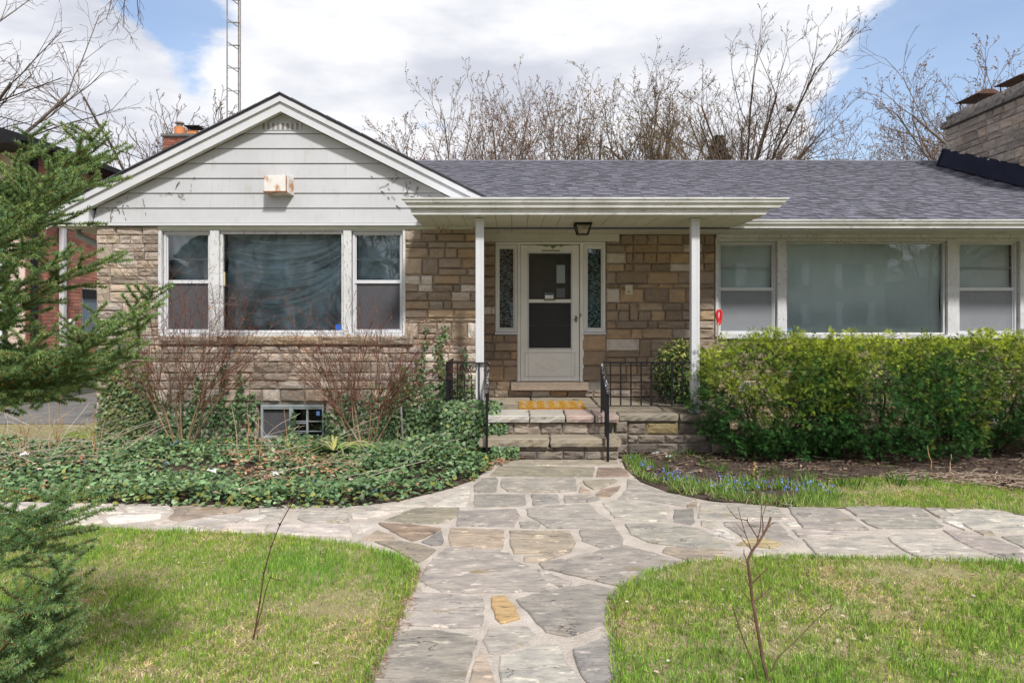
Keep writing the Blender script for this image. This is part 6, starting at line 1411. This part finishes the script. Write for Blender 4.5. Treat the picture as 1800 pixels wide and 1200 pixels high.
sapling(3.2, (1280, 860, 3.53), [
    ('trunk', .014, .008, [(252, 1215), (240, 1150), (215, 1050), (190, 900), (165, 760), (150, 670), (135, 560), (120, 440), (150, 380), (180, 340), (215, 290), (245, 225), (265, 170)]),
    ('twig', .005, .002, [(180, 335), (185, 290), (195, 230), (200, 110), (190, 20), (178, -20)]), ('twig', .005, .002, [(215, 290), (220, 220), (215, 170), (245, 100), (243, 60)]), ('twig', .004, .002, [(245, 100), (300, 60), (310, 20)]),
    ('twig', .005, .0018, [(182, 300), (120, 195), (60, 185), (30, 150), (5, 110)]), ('twig', .004, .0018, [(145, 375), (115, 300), (100, 260), (75, 185), (50, 100)]), ('twig', .004, .0018, [(145, 375), (90, 310), (48, 255)]), ('twig', .0035, .0015, [(105, 270), (70, 235), (40, 198)]), ('twig', .0035, .0015, [(120, 195), (118, 170)]),
    ('twig', .006, .004, [(150, 582), (200, 530), (247, 480)]), ('twig', .005, .003, [(143, 625), (120, 585), (100, 540)]), ('twig', .005, .003, [(140, 692), (115, 660), (90, 635)]), ('twig', .006, .003, [(160, 690), (210, 655), (270, 605)]), ('twig', .004, .002, [(200, 668), (240, 665), (260, 655)]), ('twig', .004, .002, [(213, 650), (210, 590), (210, 530)]), ('twig', .005, .003, [(170, 826), (130, 790), (100, 765)]), ('twig', .005, .003, [(110, 432), (105, 405), (107, 380)]), ('twig', .004, .002, [(250, 232), (275, 210), (288, 198)]),
    ('green_stem', .008, .006, [(195, 1215), (165, 1090), (130, 1010), (95, 920), (68, 830), (42, 745)]), ('green_stem', .006, .004, [(262, 1130), (310, 1040), (420, 940), (540, 830), (632, 748)]), ('twig', .004, .004, [(632, 748), (636, 708)]), ('twig', .003, .002, [(600, 765), (570, 730)])],
    'small bare branching sapling on the right lawn', (1.19, 3.2, 0))
sapling(3.64, (0, 850, 3), [('trunk', .0085, .003, [(1325, 860), (1345, 770), (1370, 620), (1390, 470), (1430, 330), (1475, 215), (1530, 120), (1590, 30), (1625, -25)]), ('twig', .006, .004, [(1352, 760), (1375, 680), (1400, 560), (1425, 490)]), ('twig', .004, .003, [(1422, 494), (1460, 503), (1502, 513)]), ('twig', .005, .004, [(1352, 880), (1362, 790)]), ('twig', .003, .003, [(1475, 222), (1474, 200)])],
    'single dark whip like sapling leaning right on the left lawn', (-1.38, 3.64, 0), tint=(.75, .38, .34))

# ------------------------------------------------------------------ grass
def blades(name, poly, n, hmin, hmax, wd, seed, z0, label, three=True, lush=0., straw=.22, cat='grass', ymin=None, ymax=None, dens_edge=False):
    rs = np.random.RandomState(seed); x, y = sample_poly(poly, n, rs)
    pn = sines(x, y, 3.5, 5)*.6+sines(x, y, 11, 6)*.4; pb = sines(x, y, 6.5, 15)*.55+sines(x, y, 19, 16)*.45
    keep = (np.abs(x) < .78*y+.75)&(rs.rand(n) > np.clip(.15+.7*(pb-.15), 0, .85)); x, y, pn, pb = x[keep], y[keep], pn[keep], pb[keep]; n = len(x)
    h = rs.uniform(hmin, hmax, n)*(1+.3*pn); a = rs.uniform(0, 2*PI, n); w = wd*rs.uniform(.6, 1.3, n); ln = np.abs(rs.normal(.35, .35, n)); b = rs.uniform(0, 2*PI, n)
    z = z0+np.zeros(n)-.004; dx = np.cos(b)*ln*h; dy = np.sin(b)*ln*h; sx = np.cos(a)*w/2; sy = np.sin(a)*w/2; bx, by, bz = x, y, z; hz = h/np.sqrt(1+ln*ln)
    gcol = np.array([(.20, .335, .050), (.28, .41, .065), (.14, .26, .040), (.39, .46, .10)])[rs.randint(0, 4, n)]; ycol = np.array([(.58, .50, .30), (.70, .62, .44), (.24, .16, .10), (.52, .48, .22)])[rs.randint(0, 4, n)]
    st = rs.rand(n) < np.clip(straw+.12-.42*pn+.30*pb+.35*sines(x, y, 42, 28), .03, .85); C = np.where(st[:, None], ycol, gcol)*rs.uniform(.7, 1.3, (n, 1)); C[:, 0] *= 1-.15*pn; cl = sines(x, y, 55, 25)*.6+sines(x, y, 120, 26)*.4; C *= (1.10+.42*cl)[:, None]; hc = 1+.55*sines(x, y, 30, 27); h = h*np.clip(hc, .45, 1.7)
    hz = np.where(st, hz*.55, hz); dx = np.where(st, dx*2.0, dx); dy = np.where(st, dy*2.0, dy)
    if three:
        V = np.stack([np.stack([bx-sx, by-sy, bz], 1), np.stack([bx+sx, by+sy, bz], 1), np.stack([bx+dx*.35+sx*.8, by+dy*.35+sy*.8, bz+hz*.6], 1), np.stack([bx+dx*.35-sx*.8, by+dy*.35-sy*.8, bz+hz*.6], 1), np.stack([bx+dx, by+dy, bz+hz], 1)], 1).reshape(-1, 3)
        T = (np.arange(n)[:, None, None]*5+np.array([(0, 1, 2), (0, 2, 3), (3, 2, 4)])[None]).reshape(-1, 3); C = np.repeat(C, 3, axis=0)
    else:
        V = np.stack([np.stack([bx-sx, by-sy, bz], 1), np.stack([bx+sx, by+sy, bz], 1), np.stack([bx+dx, by+dy, bz+hz], 1)], 1).reshape(-1, 3); T = np.arange(n*3).reshape(-1, 3)
    return arr_obj(name, V, T, M['grass'], C, None, 'stuff', label, cat)
def clipy(poly, y0, y1):
    out_ = poly
    for yy, sg_ in ((y0, 1), (y1, -1)):
        res = []; n = len(out_)
        for i in range(n):
            a, b = out_[i], out_[(i+1) % n]; ia = sg_*(a[1]-yy) >= 0; ib = sg_*(b[1]-yy) >= 0
            if ia: res.append(a)
            if ia != ib: t_ = (yy-a[1])/(b[1]-a[1]); res.append((a[0]+(b[0]-a[0])*t_, yy))
        out_ = res
    return out_
def off_in(poly, xlim): return [(max(-xlim, min(xlim, x)), y) for x, y in poly]
GL_ = off_in(LAWN_L, 5.6); GR_ = off_in(LAWN_R, 5.8)
for nm, g_, sd in (('left', GL_, 1), ('right', GR_, 2)):
    near = clipy(g_, 2.2, 4.2); farp = clipy(g_, 4.2, 6.6)
    blades('grass', near, int(parea(near)*14500), .018, .048, .0044, sd, .014, 'green and straw flecked grass of the near part of the %s lawn' % nm, True)
    blades('grass', farp, int(parea(farp)*12500), .022, .054, .0056, sd+10, .014, 'short spring grass on the %s lawn beside the flagged walk' % nm, False, straw=.16)
    # longer grass leaning over the path edge
    E = EDGE_LL if nm == 'left' else EDGE_RL; rs = np.random.RandomState(sd+60); x = []; y = []
for nm, E, i0, i1, sg_ in (('left', EDGE_LL, 4, 18, 1), ('right', EDGE_RL, 1, 15, 1)):
    pl = [Vector(p) for p in E[i0:i1]]; L1 = []; L2 = []
    for i in range(len(pl)):
        t_ = (pl[min(i+1, len(pl)-1)]-pl[max(i-1, 0)]).normalized(); nn = Vector((-t_.y, t_.x)); L1.append(tuple(pl[i]+nn*.05)); L2.append(tuple(pl[i]-nn*.022))
    pg = L1+L2[::-1]; blades('grass', pg, int(parea(pg)*9000), .025, .065, .005, 80+i0, .008, 'longer ragged grass leaning over the path along the %s lawn' % nm, True, straw=.02)
E_ = off_in(STRIP_R, 9); blades('grass', E_, int(parea(E_)*9500), .025, .06, .0055, 21, .016, 'strip of grass between the flagged walk and the mulch under the yews', False)
sideg = [(-6.6, 9.6), (-5.9, 9.6), (-5.9, 13), (-6.6, 13)]; blades('grass', sideg, 5000, .04, .09, .006, 22, .0, 'patch of grass beside the driveway at the left', False)
# squill: strap leaves and blue flowers
SQ = G_([(1098, 810), (1104, 824), (1128, 846), (1180, 867), (1250, 879), (1350, 891), (1484, 893), (1478, 872), (1420, 850), (1345, 846), (1250, 850), (1190, 838), (1140, 818), (1118, 806)])
rs = np.random.RandomState(51); x, y = sample_poly(SQ, 4200, rs); kp = sines(x, y, 9, 2) > -.3; x = x[kp]; y = y[kp]; n = len(x)
BV = np.array([(-.5, 0, 0), (.5, 0, 0), (.45, .5, .06), (-.45, .5, .06), (0, 1, -.05)])*np.array([.075, 1, 1]); BT = np.array([(0, 1, 2), (0, 2, 3), (3, 2, 4)])
C = np.array([(.16, .28, .05), (.22, .36, .07), (.42, .48, .20), (.12, .22, .05)])[rs.randint(0, 4, n)]*rs.uniform(.8, 1.25, (n, 1))
V, T, C = scatter(np.stack([x, y, np.full(n, .0)], 1), rs.normal(0, .42, (n, 3))*np.array([1, 1, 0])+np.array([0, 0, 1.]), rs.normal(0, 1, (n, 3)), rs.uniform(.06, .135, n), BV, BT, C); arr_obj('squill_leaves', V, T, M['grass'], C, None, 'stuff', 'narrow squill leaves edging the path right of the steps', 'leaves')
tf_ = [(1125, 800), (1160, 815), (1205, 790), (1285, 830), (1335, 828), (1380, 838), (1425, 838), (1480, 842), (1575, 836), (1590, 842), (1180, 795), (1620, 838), (1240, 806), (1310, 845), (1265, 815), (1360, 822), (1410, 830), (1455, 848), (1500, 846), (1540, 844)]
P = []; 
for q in tf_:
    b = gp(q[0], q[1]+14)
    for _ in range(16): P.append((b[0]+rs.normal(0, .05), b[1]+rs.normal(0, .05), 0))
P = np.array(P); n = len(P); C = np.array([(.09, .17, .035)])*rs.uniform(.7, 1.4, (n, 1)); V, T, C = scatter(P, rs.normal(0, .45, (n, 3))*np.array([1, 1, 0])+np.array([0, 0, 1.]), rs.normal(0, 1, (n, 3)), rs.uniform(.1, .2, n), BV, BT, C); arr_obj('grass_tufts', V, T, M['grass'], C, None, 'stuff', 'tufts of coarse grass standing in the mulch bed', 'grass')
x, y = sample_poly(G_([(1104, 826), (1128, 846), (1180, 866), (1250, 878), (1350, 890), (1480, 892), (1474, 878), (1410, 862), (1345, 862), (1250, 858), (1190, 850), (1140, 832)]), 210, rs); n = len(x); P = np.stack([x, y, rs.uniform(.10, .16, n)], 1)
PV = [(0, 0, 0)]; PT = []
for k in range(6): a = k*PI/3; PV += [(math.cos(a-.35)*.5, math.sin(a-.35)*.5, .1), (math.cos(a)*1, math.sin(a)*1, .25), (math.cos(a+.35)*.5, math.sin(a+.35)*.5, .1)]; b = 1+3*k; PT += [(0, b, b+1), (0, b+1, b+2)]
C = np.array([(.16, .22, .70), (.24, .33, .80), (.10, .15, .58)])[rs.randint(0, 3, n)]; V, T, C = scatter(P, rs.normal(0, 1, (n, 3)), rs.normal(0, .5, (n, 3))+np.array([0, -.8, .4]), rs.uniform(.009, .014, n), np.array(PV), np.array(PT), C); arr_obj('squill_flowers', V, T, M['petal'], C, None, 'stuff', 'small blue squill flowers along the path right of the steps', 'flowers')
pp = [gp(*q) for q in ((310, 795), (300, 800), (150, 838), (292, 838), (655, 895), (565, 880), (560, 870), (720, 832))]; P = np.array([(a+rs.normal(0, .02), b+rs.normal(0, .02), .13+.05*rs.rand()) for a, b in pp for _ in range(4)]); n = len(P)
V, T, C = scatter(P, rs.normal(0, 1, (n, 3)), rs.normal(0, .5, (n, 3))+np.array([0, -.8, .4]), rs.uniform(.007, .012, n), np.array(PV), np.array(PT), np.tile(np.array((.10, .13, .6)), (n, 1))); arr_obj('violet_flowers', V, T, M['petal'], C, None, 'stuff', 'a few blue flowers dotted through the ivy bed', 'flowers')
